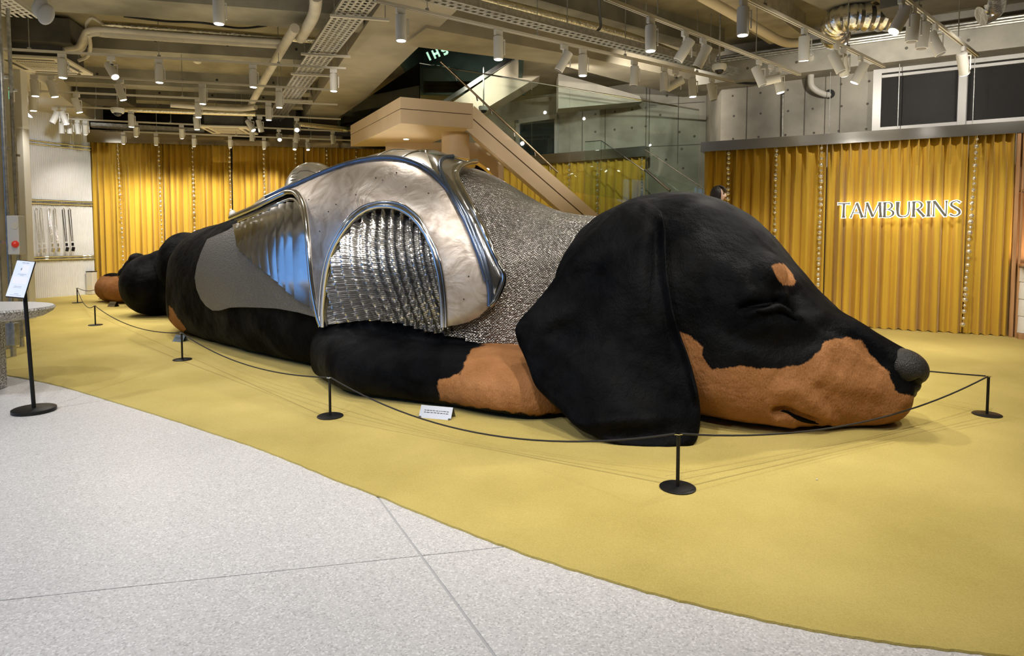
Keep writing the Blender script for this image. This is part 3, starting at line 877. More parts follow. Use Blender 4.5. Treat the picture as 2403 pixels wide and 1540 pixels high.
GLY = {
 'T': (.66, [flare((.33, 0), (.33, 1), T, 1.6, 1.1), flare((.0, .96), (.66, .96), .075, 1.9, 1.9)]),
 'A': (.74, [flare((.05, 0), (.36, 1), t_, 1.8, 1.0), flare((.68, 0), (.36, 1), T, 1.5, 1.0), flare((.17, .33), (.56, .33), .055, 1, 1)]),
 'M': (.96, [flare((.07, 0), (.15, 1), t_, 1.9, 1.3), flare((.15, 1), (.48, .04), T, 1.1, 1.0), flare((.48, .04), (.82, 1), t_, 1.0, 1.0), flare((.89, 0), (.82, 1), T, 1.5, 1.3)]),
 'B': (.66, [flare((.12, 0), (.12, 1), T, 1.3, 1.3), arcs((.28, .75), .27, .25, -90, 90, .115, .055), arcs((.30, .265), .33, .265, -90, 90, .125, .06), flare((.1, .97), (.30, .97), .055, 1, 1), flare((.1, .51), (.32, .51), .05, 1, 1), flare((.1, .03), (.32, .03), .06, 1, 1)]),
 'U': (.80, [swp([(.12, 1), (.12, .38), (.20, .09), (.42, .03), (.62, .12), (.69, .40), (.69, 1)], [.20, T, .12, .075, .07, .065, .10])]),
 'R': (.70, [flare((.12, 0), (.12, 1), T, 1.6, 1.3), arcs((.28, .74), .29, .26, -90, 90, .12, .055), flare((.1, .97), (.30, .97), .055, 1, 1), flare((.1, .49), (.32, .49), .05, 1, 1), flare((.30, .50), (.66, 0), T, .9, 1.4)]),
 'I': (.30, [flare((.15, 0), (.15, 1), T, 1.7, 1.7)]),
 'N': (.82, [flare((.10, 0), (.10, 1), t_, 1.9, 1.6), flare((.10, 1), (.68, .02), T, 1.1, 1.0), flare((.70, 0), (.70, 1), t_, 1.0, 1.9)]),
 'S': (.62, [swp([(.54, .86), (.36, .97), (.15, .88), (.12, .70), (.30, .53), (.47, .38), (.50, .18), (.30, .03), (.06, .14)], [.10, .06, .09, .12, .14, .14, .11, .07, .11])]),
}
sign = empty('letter_sign', sx0 + Vector((0, 0, zbase))); tag(sign, 'backlit metal letters spelling TAMBURINS glowing on the right curtain', 'sign')
word = 'TAMBURINS'
tot = sum(GLY[c][0] for c in word); kx = SW / tot
xo = 0
for ci, c in enumerate(word):
    adv, polys = GLY[c]
    mb, hb = MB(), MB()
    def P3(p, off, dz):
        xx = (xo + p.x) * kx
        return sx0 + sdir * xx + Vector((0, 0, zbase + (zb1 - zbase) * xx / SW + p.y * LH)) + snrm * off
    for pi, poly in enumerate(polys):
        mb.prism([P3(p, .040 + .0006 * pi, 0) for p in poly], snrm * .02)
        # halo: the same stroke made wider
        cen = poly; n = len(poly); wide = []
        area = sum(poly[i].x * poly[(i + 1) % n].y - poly[(i + 1) % n].x * poly[i].y for i in range(n))
        sg = 1 if area > 0 else -1
        for i in range(n):
            a, b, d = poly[i - 1], poly[i], poly[(i + 1) % n]
            nv = Vector(((b - a).y, -(b - a).x)).normalized() + Vector(((d - b).y, -(d - b).x)).normalized()
            if nv.length > 1e-6: nv.normalize()
            wide.append(b + nv * sg * .040)
        hb.prism([P3(p, .012 + .0005 * pi, 0) for p in wide], snrm * .014)
    lo = mb.build('letter', M['letter_metal'], kp=sign)
    hb.build('halo_back', M['halo'], kp=lo)
    bpy.data.objects[lo.name].children[0].matrix_parent_inverse = Matrix()
    xo += adv
# ================================================================= LIGHTING TRACKS AND SPOTLIGHTS
ceil_at = SZ
mh = MB().lathe([(.0, -.13), (.047, -.13), (.052, -.126), (.054, .10), (.050, .112), (0, .112)], 20).mesh('housing'); mh.materials.append(M['white_paint'])
ml = MB().lathe([(.0, -.1335), (.043, -.1335), (.043, -.130), (0, -.130)], 18).mesh('lens')
lens_on = ml; lens_on.materials.append(M['lens_on'])
lens_off = ml.copy(); lens_off.materials.clear(); lens_off.materials.append(M['lens_off'])
mk = MB().box((0, 0, -.03), (.10, .035, .06), bev=.006).box((0, 0, -.075), (.03, .03, .05)).mesh('adapter'); mk.materials.append(M['white_paint'])
mbk = MB().box((0, 0, .075), (.055, .018, .014)).box((.068, 0, 0), (.012, .02, .16)).box((.034, 0, .075), (.08, .018, .012)).mesh('bracket'); mbk.materials.append(M['white_paint'])
TR = {}
def track(key, a, b, label, rods=(), z=4.5, w=.042, hang=True):
    """track from pixel a to pixel b at height z"""
    A, B = atZ(a[0], a[1], z), atZ(b[0], b[1], z)
    e = empty('ceiling_track', A); tag(e, label, 'lighting track')
    MB().beam(A, B, w, .035).build('rail', M['track_paint'], kp=e)
    d = (B - A).normalized(); s = Vector((-d.y, d.x, 0))
    MB().beam(A + Vector((0, 0, -.0178)), B + Vector((0, 0, -.0178)), .012, .004).build('slot', M['grille'], kp=e)
    L = (B - A).length; n = max(2, int(L / 1.6))
    for k in range(n):
        p = A.lerp(B, (k + .4) / n)
        mb = MB().cyl(p + Vector((0, 0, .015)), Vector((p.x, p.y, ceil_at)), .006, 6); mb.box(p + Vector((0, 0, .03)), (.04, .04, .03))
        mb.build('hanger_rod', M['galv'], kp=e)
    TR[key] = (A, B, z)
    return e
track('A', (-60, 111), (812, 161), 'white lighting track nearest the camera over the left bay, passing the air conditioner')
track('B', (84, 173), (780, 211), 'white lighting track second from the front over the left bay')
track('C', (76, 213), (792, 246), 'white lighting track third from the front over the left bay')
track('D', (128, 249), (800, 280), 'white lighting track fourth from the front over the left bay')
track('E', (150, 279), (815, 309), 'white lighting track fifth from the front over the left bay', z=4.3)
track('F', (290, 309), (830, 330), 'white lighting track farthest back, just before the rear left curtain', z=4.1)
track('G', (340, -34), (820, -8), 'white lighting track above the top edge over the left bay, its lamp hanging into view')
track('1', (880, 1), (1722, 192), 'long white lighting track running along the slotted tray over the dog', z=4.3)
track('2', (1420, -4), (1877, 175), 'white lighting track ending over the right curtain, left of the three in the right bay', z=3.95)
track('3', (1690, -33), (2075, 156), 'white lighting track in the middle of the right bay', z=3.95)
track('4', (2110, -14), (2293, 130), 'white lighting track in the right bay nearest the clerestory window', z=3.95)
tname = {'A': 'front left-bay track', 'B': 'second left-bay track', 'C': 'third left-bay track', 'D': 'fourth left-bay track',
         'E': 'fifth left-bay track', 'F': 'rearmost left-bay track', 'G': 'top edge of the left bay', '1': 'long slotted-tray track',
         '2': 'left track of the right bay', '3': 'middle track of the right bay', '4': 'track by the clerestory window'}
# per track: (pixel x, roll in the picture in degrees, pitch towards camera, lit, watts)
FX = {
 'A': [(12, 0, 0, 1, 120), (163, 0, 0, 1, 150), (276, 22, 35, 1, 200), (386, 0, 0, 1, 200), (603, 0, 0, 1, 200), (789, 0, 0, 1, 150)],
 'B': [(97, 2, 0, 1, 150), (137, 14, 0, 1, 150), (295, 16, 0, 1, 200), (485, 0, 0, 1, 200), (662, 0, 0, 1, 200)],
 'C': [(91, 2, 0, 1, 120), (193, 16, 0, 1, 150), (474, 0, 0, 1, 200), (637, 0, 0, 1, 200)],
 'D': [(142, -24, 0, 0, 0), (162, 16, 0, 1, 150), (318, 0, 0, 1, 170), (469, 4, 0, 1, 170), (594, 28, 20, 1, 170), (616, 14, 0, 0, 0), (702, 0, 55, 1, 200)],
 'E': [(156, 0, 0, 0, 0), (175, -3, 0, 0, 0), (193, 5, 0, 0, 0), (211, 0, -35, 1, 130), (328, 0, -32, 1, 150), (434, 2, -30, 1, 150), (597, 0, 0, 0, 0), (660, 10, 50, 1, 200), (700, -4, 0, 0, 0), (785, 4, 0, 0, 0)],
 'F': [(298, 0, -28, 1, 150), (374, 0, -28, 1, 150), (462, 0, -28, 1, 150), (546, 0, -28, 1, 150), (625, 0, -28, 1, 200), (696, -2, 20, 1, 160), (726, 6, 20, 1, 160)],
 'G': [(527, 0, 0, 1, 200)],
 '1': [(946, 0, 0, 1, 200), (1170, 0, 0, 1, 230), (1322, -30, 0, 0, 0), (1365, 0, 0, 1, 230), (1484, -3, 0, 0, 0), (1553, 0, 0, 0, 0), (1580, -62, 0, 0, 0), (1619, 3, 0, 1, 220), (1664, 12, 0, 0, 0)],
 '2': [(1521, 0, 0, 1, 260), (1600, -32, 0, 0, 0), (1642, -27, 0, 0, 0), (1772, 22, 0, 0, 0), (1800, -80, 0, 0, 0), (1818, 12, 0, 1, 200)],
 '3': [(1733, 0, 0, 1, 240), (1875, 0, -12, 1, 240), (1950, 24, 0, 0, 0), (1966, 10, -40, 1, 260), (2006, -27, 0, 1, 180)],
 '4': [(2096, -25, 20, 1, 220), (2124, -3, 0, 0, 0), (2148, -4, 0, 0, 0), (2176, 24, 0, 0, 0), (2243, 10, -30, 1, 200)],
}
SCL = {'1': 1.22, '2': 1.12, '3': 1.12, '4': 1.12, 'E': 1.05, 'F': .9}
for key, lst in FX.items():
    A, B, z = TR[key]; d = (B - A).normalized(); ang = math.atan2(d.y, d.x)
    for i, (px, roll, pit, lit, w) in enumerate(lst):
        x, y = atXYline(px, (A.x, A.y), (d.x, d.y))
        sc = SCL.get(key, 1.22)
        e = empty('spotlight', (x, y, z - .018), ang); e.scale = (sc, sc, sc)
        st = 'lit ' if lit else 'unlit '
        tilt = 'pointing down' if abs(roll) < 8 and abs(pit) < 15 else ('tilted leftward' if roll < -7 else 'tilted rightward' if roll > 7 else ('facing the camera' if pit > 0 else 'facing the curtain'))
        last = '' if len(lst) == 1 else ''
        tag(e, '%swhite spotlight %s, %s from left on the %s%s' % (st, tilt, ordn[i], tname[key], last), 'spotlight', 'spotlights on the ' + tname[key])
        link('adapter', mk, None, e)
        cx_, cy_ = x, y
        h = link('housing', mh, None, e)
        rx = Matrix.Rotation(math.radians(-roll), 3, 'Y') @ Matrix.Rotation(math.radians(-pit), 3, 'X')
        view = math.atan2(y, x) - math.pi / 2
        rr = Matrix.Rotation(-ang, 3, 'Z') @ Matrix.Rotation(view, 3, 'Z') @ rx
        h.rotation_euler = rr.to_euler(); h.location = (0, 0, -.185)
        l = link('lens', lens_on if lit else lens_off, None, e); l.rotation_euler = h.rotation_euler; l.location = h.location
        bk_ = link('bracket', mbk, None, e); bk_.location = (0, 0, -.185); bk_.rotation_euler = (0, 0, view - ang)
        if lit and w:
            aim = Matrix.Rotation(view, 3, 'Z') @ rx @ Vector((0, 0, -1))
            p = Vector((x, y, z - .018 - .185 * sc)) + aim * .17 * sc
            spot(p, p + aim, w, 85)

# ================================================================= PIPES, TRAYS, DUCTS
def pipe(name, pts, r, m, label, cat='pipe', z=None, n=6, clips=0):
    P = [atZ(p[0], p[1], p[2] if len(p) > 2 else z) for p in pts]
    Q = spline(P, n) if n > 1 else P
    e = MB().tube(Q, r, 10)
    o = e.build(name, m); tag(o, label, cat)
    return o
pipe('foil_pipe', [(240, 56), (500, 76), (758, 96)], .055, M['foil_pipe'], 'straight foil wrapped pipe under the slab behind the front beam, left', z=4.98, n=2)
pipe('insulated_pipe', [(153, 116), (185, 113), (198, 92), (208, 77), (230, 74), (260, 78), (470, 92), (664, 104)], .075, M['pipe_white'], 'thick white insulated pipe with a double bend above the near air conditioner', z=4.85)
pipe('insulated_pipe', [(157, 116, 4.78), (187, 108, 4.78), (200, 80, 4.83), (214, 70, 4.83), (260, 70, 4.83), (440, 84, 4.83), (660, 98, 4.83)], .045, M['pipe_white'], 'thinner white insulated pipe running above the thick one')
pipe('insulated_pipe', [(692, 66), (660, 118), (620, 188), (592, 240), (586, 250)], .075, M['pipe_white'], 'white insulated pipe running diagonally back from the front beam', z=4.75)
pipe('insulated_pipe', [(742, -10), (739, 25), (728, 52), (705, 90)], .085, M['pipe_white'], 'white insulated pipe elbow dropping past the front beam, top left of the cable tray', z=4.80)
pipe('insulated_pipe', [(400, 246), (480, 252), (560, 256), (600, 252)], .06, M['pipe_white'], 'white insulated pipe far back below the diagonal one', z=4.6)
pipe('foil_pipe', [(290, 257), (420, 262), (600, 268)], .06, M['foil_pipe'], 'crinkled foil pipe far back above the rear left curtain', z=4.5, n=2)
pipe('foil_pipe', [(690, 290), (800, 302), (905, 312)], .06, M['foil_pipe'], 'foil pipe far back beside the landing', z=4.35, n=2)
pipe('flexible_hose', [(205, 72), (204, 55), (216, 42), (240, 56)], .025, M['pipe_white'], 'thin looped hose joining the foil pipe end', z=4.95)
pipe('flexible_hose', [(208, 80, 4.8), (212, 110, 4.75), (205, 132, 4.7), (185, 142, 4.65)], .03, M['pipe_white'], 'thin hose hanging down behind the near air conditioner')
pipe('black_cable', [(290, 38), (390, 50), (470, 53), (560, 66), (625, 60)], .018, M['cable'], 'black cable sagging along the slab behind the front beam', 'cable', z=5.1)
pipe('black_cable', [(1405, -8), (1408, 40), (1408, 66), (1385, 83)], .02, M['cable'], 'black cable dropping to the slotted tray', 'cable', z=4.6)
pipe('foil_pipe', [(1090, -14), (1300, 38), (1500, 92), (1690, 168)], .055, M['foil_pipe'], 'long silver foil pipe running beside the slotted tray over the dog', z=4.75, n=4)
pipe('insulated_pipe', [(1640, -12), (1750, 50), (1825, 93), (1858, 101), (1888, 98)], .07, mat('pipe_tan', (.56, .47, .31), .6), 'tan insulated pipe curving above the wall beam in the right bay', z=4.65)
def wpipe(pts):  # (px,py,offset from the wall)
    out = []
    for (px, py, o) in pts:
        p = wall_at(px) - WN * o; q = atY(px, py, p.y); out.append(Vector((p.x, p.y, q.z)))
    return out
o = MB().tube(spline(wpipe([(1900, 128, .62), (1898, 160, .35), (1896, 196, .2), (1906, 211, .16), (1925, 221, .08), (1938, 223, -.02)]), 6), .055, 12).build('drain_pipe', M['white_paint'])
tag(o, 'white drain pipe bending down into a hole in the right concrete wall', 'pipe')
o = MB().cyl(*wpipe([(1936, 221, .03), (1938, 221, -.02)]), .085, 16).build('trim_pipe_sleeve', M['ink']); o['kind'] = 'structure'
o = MB().tube(spline(wpipe([(1700, 190, .3), (1760, 196, .3), (1812, 192, .12), (1829, 205, .05), (1830, 222, .05)]), 6), .022, 8).build('black_cable', M['cable']); tag(o, 'black flexible cable curving onto the right concrete wall', 'cable')
o = MB().tube(wpipe([(1830, 222, .05), (1831, 332, .05)]), .02, 8).build('conduit', M['galv']); tag(o, 'thin steel conduit running down the right concrete wall to the steel fascia', 'conduit')
for i, (dy, dz) in enumerate(((0, 0), (.07, .02), (.03, .075))):
    a, b = ba + WD * .45 - WN * (.05 + dy) + Vector((0, 0, 4.90 + dz)), bb_ - WN * (.05 + dy) + Vector((0, 0, 4.90 + dz))
    o = MB().tube([a, b], .026, 8).build('conduit', M['galv']); tag(o, 'steel conduit along the top of the wall beam, %s of three' % ('lowest', 'middle', 'topmost')[i], 'conduit', 'conduits on the wall beam')
# suspension rods before the window
for i, (px, p0, p1) in enumerate(((2097, 152, 315), (2266, 133, 302), (1942, 168, 325))):
    p = wall_at(px) - WN * .34
    o = MB().cyl(Vector((p.x, p.y, 3.27)), Vector((p.x, p.y, 4.52)), .007, 6).build('hanger_rod', M['galv'])
    tag(o, 'thin steel rod holding up the right fascia, %s' % ('left of the window mullion', 'right of the window mullion', 'before the bare concrete beside the drain pipe')[i], 'rod', 'rods of the right fascia')
# perforated cable tray along the diagonal beam
def slot_tray(name, A, B, w, label, m, rows, hgt=.07, parent=None):
    d = (B - A).normalized(); s = Vector((-d.y, d.x, 0)).normalized(); L = (B - A).length
    e = empty(name, A); tag(e, label, 'cable tray')
    # bottom sheet cut with real slots: strips and bridges
    mb = MB(); n = int(L / .11)
    for r in range(rows + 1):
        c = (r / rows - .5) * w
        mb.beam(A + s * c, B + s * c, w / rows * .45, .004)
    for k in range(n):
        for r in range(rows):
            c = ((r + .5) / rows - .5) * w
            p = A + d * ((k + (.5 if r % 2 else 0)) * .11)
            mb.box(p + s * c, (.05, w / rows * .6, .004), Matrix((d, s, Vector((0, 0, 1)))).transposed())
    o = mb.build('slotted_sheet', m, kp=e); o['kind'] = 'stuff'
    for k in (-1, 1):
        MB().beam(A + s * k * w / 2 + Vector((0, 0, hgt / 2)), B + s * k * w / 2 + Vector((0, 0, hgt / 2)), .006, hgt).build('side_rail', m, kp=e)
    return e
ta, tb_ = atZ(876, -40, 4.78), atZ(640, 285, 4.78)
e = slot_tray('cable_tray', ta, tb_, .42, 'wide perforated steel cable tray running back along the diagonal beam', M['galv'], 5)
td = (tb_ - ta).normalized(); ts = Vector((-td.y, td.x, 0))
for i, (px, py) in enumerate(((845, 42), (765, 130), (735, 176), (690, 236))):
    p = atZ(px, py, 4.74)
    MB().beam(p - LD * .42, p + LD * .42, .05, .035).build('cross_strut', M['track_paint'], kp=e)
    for k in (-.36, .36): MB().cyl(p + LD * k, Vector((p.x + LD.x * k, p.y + LD.y * k, SZ)), .008, 6).build('hanger_rod', M['galv'], kp=e)
e = slot_tray('cable_tray', atZ(890, -32, 4.42), atZ(1722, 176, 4.42), .20, 'narrow slotted steel tray running with the long track over the dog', M['galv'], 2, .10)
A2, B2 = atZ(890, -32, 4.42), atZ(1722, 176, 4.42)
for t in (.18, .42, .66, .9):
    p = A2.lerp(B2, t); MB().cyl(p, Vector((p.x, p.y, SZ)), .008, 6).build('hanger_rod', M['galv'], kp=e)
e = slot_tray('cable_tray', atZ(-70, -40, 4.7), atZ(50, 41, 4.7), .42, 'short perforated tray end in the top left corner', mat('tray_white', (.66, .64, .58), .5, metal=.3), 5)
p = atZ(40, 20, 4.7); MB().cyl(p, Vector((p.x, p.y, SZ)), .008, 6).build('hanger_rod', M['galv'], kp=e)
e = slot_tray('cable_tray', atZ(215, 298, 4.35), atZ(480, 312, 4.35), .25, 'slotted tray far back over the rear left curtain', M['galv'], 3, .10)
# concealed white antenna paddle
p0 = atZ(98, -6, 4.55)
e = empty('wireless_antenna', p0); tag(e, 'white teardrop shaped ceiling antenna pair in the top left corner', 'antenna')
for i, (px, py) in enumerate(((95, 18), (108, 34))):
    c = atY(px, py, p0.y - .05 * i)
    mb = MB().ell(c, (.11, .025, .13), 18, 10, Matrix.Rotation(.35, 3, 'Y').to_4x4()); mb.build('paddle', M['white_paint'], kp=e)
MB().cyl(p0, Vector((p0.x, p0.y, SZ)), .025, 10).build('stem', M['white_paint'], kp=e)
# air conditioner cassettes
def cassette(px, py, z, sx, sy, label, rz):
    c = atZ(px, py, z)
    e = empty('air_conditioner', (c.x, c.y, z), rz); tag(e, label, 'air conditioner')
    MB().box((0, 0, .02), (sx, sy, .05), bev=.015).build('panel', M['ac_white'], e)
    MB().box((0, 0, .17), (sx * .8, sy * .8, .24)).build('casing', M['duct_dark'], e)
    g = MB()
    for k in range(16): g.box(((k - 7.5) * sx * .52 / 16, 0, -.009), (sx * .018, sy * .52, .010))
    for k in range(4): g.box((0, (k - 1.5) * sy * .14, -.010), (sx * .54, .02, .012))
    MB().box((0, 0, -.0055), (sx * .55, sy * .55, .002)).build('grille_backing', M['grille'], e)
    g.build('grille', M['ac_white'], e)
    for (x, y, w, h) in ((0, sy * .39, sx * .6, sy * .06), (0, -sy * .39, sx * .6, sy * .06), (sx * .39, 0, sx * .06, sy * .6), (-sx * .39, 0, sx * .06, sy * .6)):
        MB().box((x, y, -.006), (w, h, .004)).build('outlet_slot', M['grille'], e)
    for k in (-1, 1):
        for j in (-1, 1): MB().cyl((k * sx * .36, j * sy * .36, .28), (k * sx * .36, j * sy * .36, SZ - z), .008, 6).build('hanger_rod', M['galv'], e)
    return e
cassette(105, 155, 4.62, 1.14, 1.15, 'cream ceiling air conditioner cassette near the left column', .22)
cassette(538, 307, 4.22, 1.15, 1.15, 'cream ceiling air conditioner cassette far back over the rear left curtain', .15)
c = atZ(95, 92, 4.95)
o = MB().box((c.x, c.y + .2, 5.08), (.95, .7, .42), Matrix.Rotation(.22, 3, 'Z'), .01).build('duct_box', M['duct_dark']); tag(o, 'dark grey duct box above the near air conditioner', 'duct')
c = atZ(250, 232, 4.85)
o = MB().box((c.x, c.y, 5.0), (1.0, .9, .5), Matrix.Rotation(.2, 3, 'Z'), .01).build('duct_box', M['duct_dark']); tag(o, 'grey duct box far back beyond the third track', 'duct')
# right-bay ducts
fd = [atZ(1962, 88, 4.72), atZ(1958, 66, 4.78), atZ(1975, 46, 4.82), atZ(2020, 40, 4.82), atZ(2096, 40, 4.82)]
P = spline(fd, 14); rr_ = []
for i, p in enumerate(P): rr_.append(.20 + .012 * math.sin(i * 1.9) + R.uniform(-.008, .008))
e = empty('flexible_duct', fd[0]); tag(e, 'crinkled silver foil flexible duct bending above the right wall', 'duct')
MB().tube(P, rr_, 20).build('foil_sleeve', M['foil'], kp=e)
k0 = atZ(2080, 46, 4.72); k1 = atZ(2322, 0, 4.72)
dv = Vector((k1.x - k0.x, k1.y - k0.y, 0)).normalized(); sv = Vector((-dv.y, dv.x, 0))
o = MB().box((k0 + k1) / 2 + Vector((0, 0, .22)) - sv * .1, ((k1 - k0).length, .75, .4), Matrix((dv, sv, Vector((0, 0, 1)))).transposed(), .01).build('duct_box', M['duct_dark']); tag(o, 'flat dark insulated duct in the top right corner', 'duct')
fd = [atZ(2338, -24, 4.85), atZ(2336, 8, 4.82), atZ(2326, 26, 4.76), atZ(2302, 38, 4.7)]
e = empty('flexible_duct', fd[0]); tag(e, 'short silver foil duct elbow at the top right', 'duct')
MB().tube(spline(fd, 10), .14, 18).build('foil_sleeve', M['foil'], kp=e)
# security cameras, detector, emergency signs
def dome_cam(c, label, r=.085, host=None):
    e = empty('security_camera', c); tag(e, label, 'camera')
    MB().lathe([(0, 0), (r * 1.1, 0), (r * 1.15, -r * .5), (r * .95, -r * .9), (0, -r * .9)], 20).build('housing', M['white_paint'], e)
    MB().ell((0, 0, -r * .85), (r * .7, r * .7, r * .65), 18, 10).build('dome', M['black_gloss'], e)
    MB().cyl((0, 0, 0), (0, 0, max(.05, SZ - c[2])), .015, 8).build('drop_pole', M['galv'], e)
dome_cam(atZ(276, 254, 4.38), 'white dome security camera hanging far back on the left', .12)
dome_cam(atZ(1688, 152, 4.3), 'white dome security camera by the concrete corner in the right bay', .10)
c = atY(1135, 250, 14.6); dome_cam(c, 'white dome security camera seen through the stair glass', .10)
c = atZ(463, 145, 5.2)
e = empty('smoke_detector', (c.x, c.y, SZ)); tag(e, 'cream smoke detector on a white box under the slab', 'smoke detector')
MB().cyl((0, 0, 0), (0, 0, -.13), .10, 20).build('mount', M['white_paint'], e); MB().lathe([(0, -.13), (.09, -.13), (.07, -.17), (.03, -.19), (0, -.19)], 20).build('sensor', M['ac_white'], e)
def exit_box(c, sx, sz, label, rz):
    e = empty('exit_sign', c, rz); tag(e, label, 'sign')
    MB().box((0, 0, 0), (sx, .06, sz), bev=.01).build('case', M['white_paint'], e)
    MB().box((0, -.032, 0), (sx * .9, .006, sz * .86)).build('green_face', M['green_sign'], e)
    g = MB()
    g.box((-sx * .2, -.036, -.01), (.03, .004, sz * .4)); g.ell((-sx * .18, -.036, sz * .25), (.022, .004, .022), 10, 6)
    g.box((-sx * .1, -.036, .02), (.09, .004, .02), Matrix.Rotation(.6, 3, 'Y')); g.box((sx * .25, -.036, 0), (sx * .22, .004, sz * .6))
    g.build('running_figure', M['white_paint'], e)
    MB().cyl((0, 0, sz / 2), (0, 0, SZ - c[2]), .012, 6).build('drop_pole', M['galv'], e)
exit_box(atY(28, 222, 11.2), .24, .22, 'small green emergency exit sign under the white soffit at far left', -1.0)
# reversed lit letters seen through the stairwell glass
e = empty('shop_letters', atY(1035, 128, 14.9)); tag(e, 'pale green glowing letters reading IHS seen through the stair glass', 'sign')
M['glow_green'] = mat('glow_green', (.6, .9, .7), .4, emit=(.55, .95, .68), es=1.0)
def glyph(mb, pts, c, s):
    for a, b in pts:
        p, q = Vector(a) * s, Vector(b) * s
        sl = Matrix.Rotation(-.42, 3, 'Y')
        mb.beam(c + sl @ Vector((p.x, 0, p.y)), c + sl @ Vector((q.x, 0, q.y)), .045, .035, (0, 1, 0))
for (px, py, g_) in ((1010, 136, [((0, 0), (0, 1))]), (1022, 132, [((0, 0), (0, 1)), ((.55, 0), (.55, 1)), ((0, .5), (.55, .5))]), (1042, 124, [((.5, .9), (0, .9)), ((0, .9), (0, .5)), ((0, .5), (.5, .5)), ((.5, .5), (.5, .05)), ((.5, .05), (0, .05))])):
    mb = MB(); glyph(mb, g_, atY(px, py + 5, 14.9), .19); mb.build('letter', M['glow_green'], kp=e)
# ================================================================= THE DOG
def lerp_curve(pts, x):
    xs = np.array([p[0] for p in pts], float); ys = np.array([p[1] for p in pts], float)
    return np.interp(x, xs, ys)
class Loft:
    """closed solid swept along a plan axis; every section has a top, a bottom, a near and a far half width"""
    def __init__(s, axis, ztop, w, zb, n=70, m=72, zc=.45, e=.86, fl=.8, wfar=None, el=.6, far=1.0):
        s.el = el; s.far = far
        s.n, s.m = n, m
        A = np.array(axis, float)
        d = np.r_[0, np.cumsum(np.linalg.norm(np.diff(A, axis=0), axis=1))]
        s.t = d / d[-1]; s.len = d[-1]
        s.A, s.zt, s.w, s.zb = A, np.array(ztop, float), np.array(w, float), np.array(zb, float)
        s.wf = np.array(wfar if wfar is not None else w, float)
        s.zc, s.e, s.fl = zc, e, fl
        s.u = np.linspace(0, 1, n)
        s.track = wfar is None
    def smooth(s, y):
        # Catmull-Rom through the stations
        t, u = s.t, s.u; out = []
        for x in u:
            i = min(max(np.searchsorted(t, x) - 1, 0), len(t) - 2)
            h = t[i + 1] - t[i]; k = (x - t[i]) / h
            p1, p2 = y[i], y[i + 1]
            m1 = (y[i + 1] - y[i - 1]) / (t[i + 1] - t[i - 1]) if i > 0 else (p2 - p1) / h
            m2 = (y[i + 2] - y[i]) / (t[i + 2] - t[i]) if i + 2 < len(t) else (p2 - p1) / h
            out.append((2*k**3-3*k*k+1)*p1 + (k**3-2*k*k+k)*h*m1 + (-2*k**3+3*k*k)*p2 + (k**3-k*k)*h*m2)
        return np.array(out)
    def grid(s, grow=0.0):
        C = np.stack([s.smooth(s.A[:, 0]), s.smooth(s.A[:, 1])], 1)
        T = np.gradient(C, axis=0); T /= np.linalg.norm(T, axis=1)[:, None]
        N = np.stack([-T[:, 1], T[:, 0]], 1)                         # far side (left of travel)
        zt, zb = s.smooth(s.zt) + grow, s.smooth(s.zb)
        wn, wf = s.smooth(s.w) + grow, (s.smooth(s.w) * s.far if s.track else s.smooth(s.wf)) + grow
        zc = zb + (zt - zb) * s.zc
        ph = np.linspace(0, 2 * np.pi, s.m, endpoint=False)
        c, sn = np.cos(ph), np.sin(ph)
        cc = np.sign(c) * np.abs(c) ** np.where(sn > 0, s.e, s.el); su = np.sign(sn) * np.abs(sn) ** s.e
        sd = np.sign(sn) * np.abs(sn) ** s.fl
        V = np.zeros((s.n, s.m, 3))
        wid = np.where(cc[None, :] > 0, wf[:, None], wn[:, None])
        V[:, :, 0] = C[:, 0:1] + N[:, 0:1] * wid * cc[None, :]
        V[:, :, 1] = C[:, 1:2] + N[:, 1:2] * wid * cc[None, :]
        V[:, :, 2] = zc[:, None] + np.where(sn[None, :] > 0, (zt - zc)[:, None] * su[None, :], (zc - zb)[:, None] * sd[None, :])
        s.C, s.T, s.N, s.zcv, s.ztv = C, T, N, zc, zt
        return V
    def fit(s, top=None, bot=None, it=14, fix_top=(), wlim=(.25, 1.6), fix_w=()):
        for _ in range(it):
            V = s.grid()
            P = proj(V).reshape(s.n, s.m, 3)
            for k in range(len(s.t)):
                i = int(round(s.t[k] * (s.n - 1)))
                r = P[i]
                if top is not None and k not in fix_top:
                    j = np.argmin(r[:, 1]); tgt = lerp_curve(top, r[j, 0])
                    s.zt[k] += .6 * (r[j, 1] - tgt) * r[j, 2] / F
                if bot is not None and k not in fix_w:
                    j = np.argmax(r[:, 1]); tgt = lerp_curve(bot, r[j, 0])
                    err = (tgt - r[j, 1])
                    s.w[k] = min(max(s.w[k] + .5 * err * r[j, 2] ** 2 / (F * HC), wlim[0]), wlim[1])
            for arr, fx in ((s.w, fix_w),):
                if bot is not None:
                    sm = arr.copy()
                    for k in range(1, len(arr) - 1):
                        if k not in fx: sm[k] = .92 * arr[k] + .04 * (arr[k - 1] + arr[k + 1])
                    arr[:] = sm
        V = s.grid(); P = proj(V).reshape(s.n, s.m, 3)
        for k in range(len(s.t)):
            r = P[int(round(s.t[k] * (s.n - 1)))]; a, b = np.argmin(r[:, 1]), np.argmax(r[:, 1])
            if False: print('FIT', k, 'w %.2f zt %.2f' % (s.w[k], s.zt[k]), 'top %.0f,%.0f want %.0f' % (r[a, 0], r[a, 1], lerp_curve(top, r[a, 0])), 'bot %.0f,%.0f want %.0f' % (r[b, 0], r[b, 1], lerp_curve(bot, r[b, 0])))
        return s
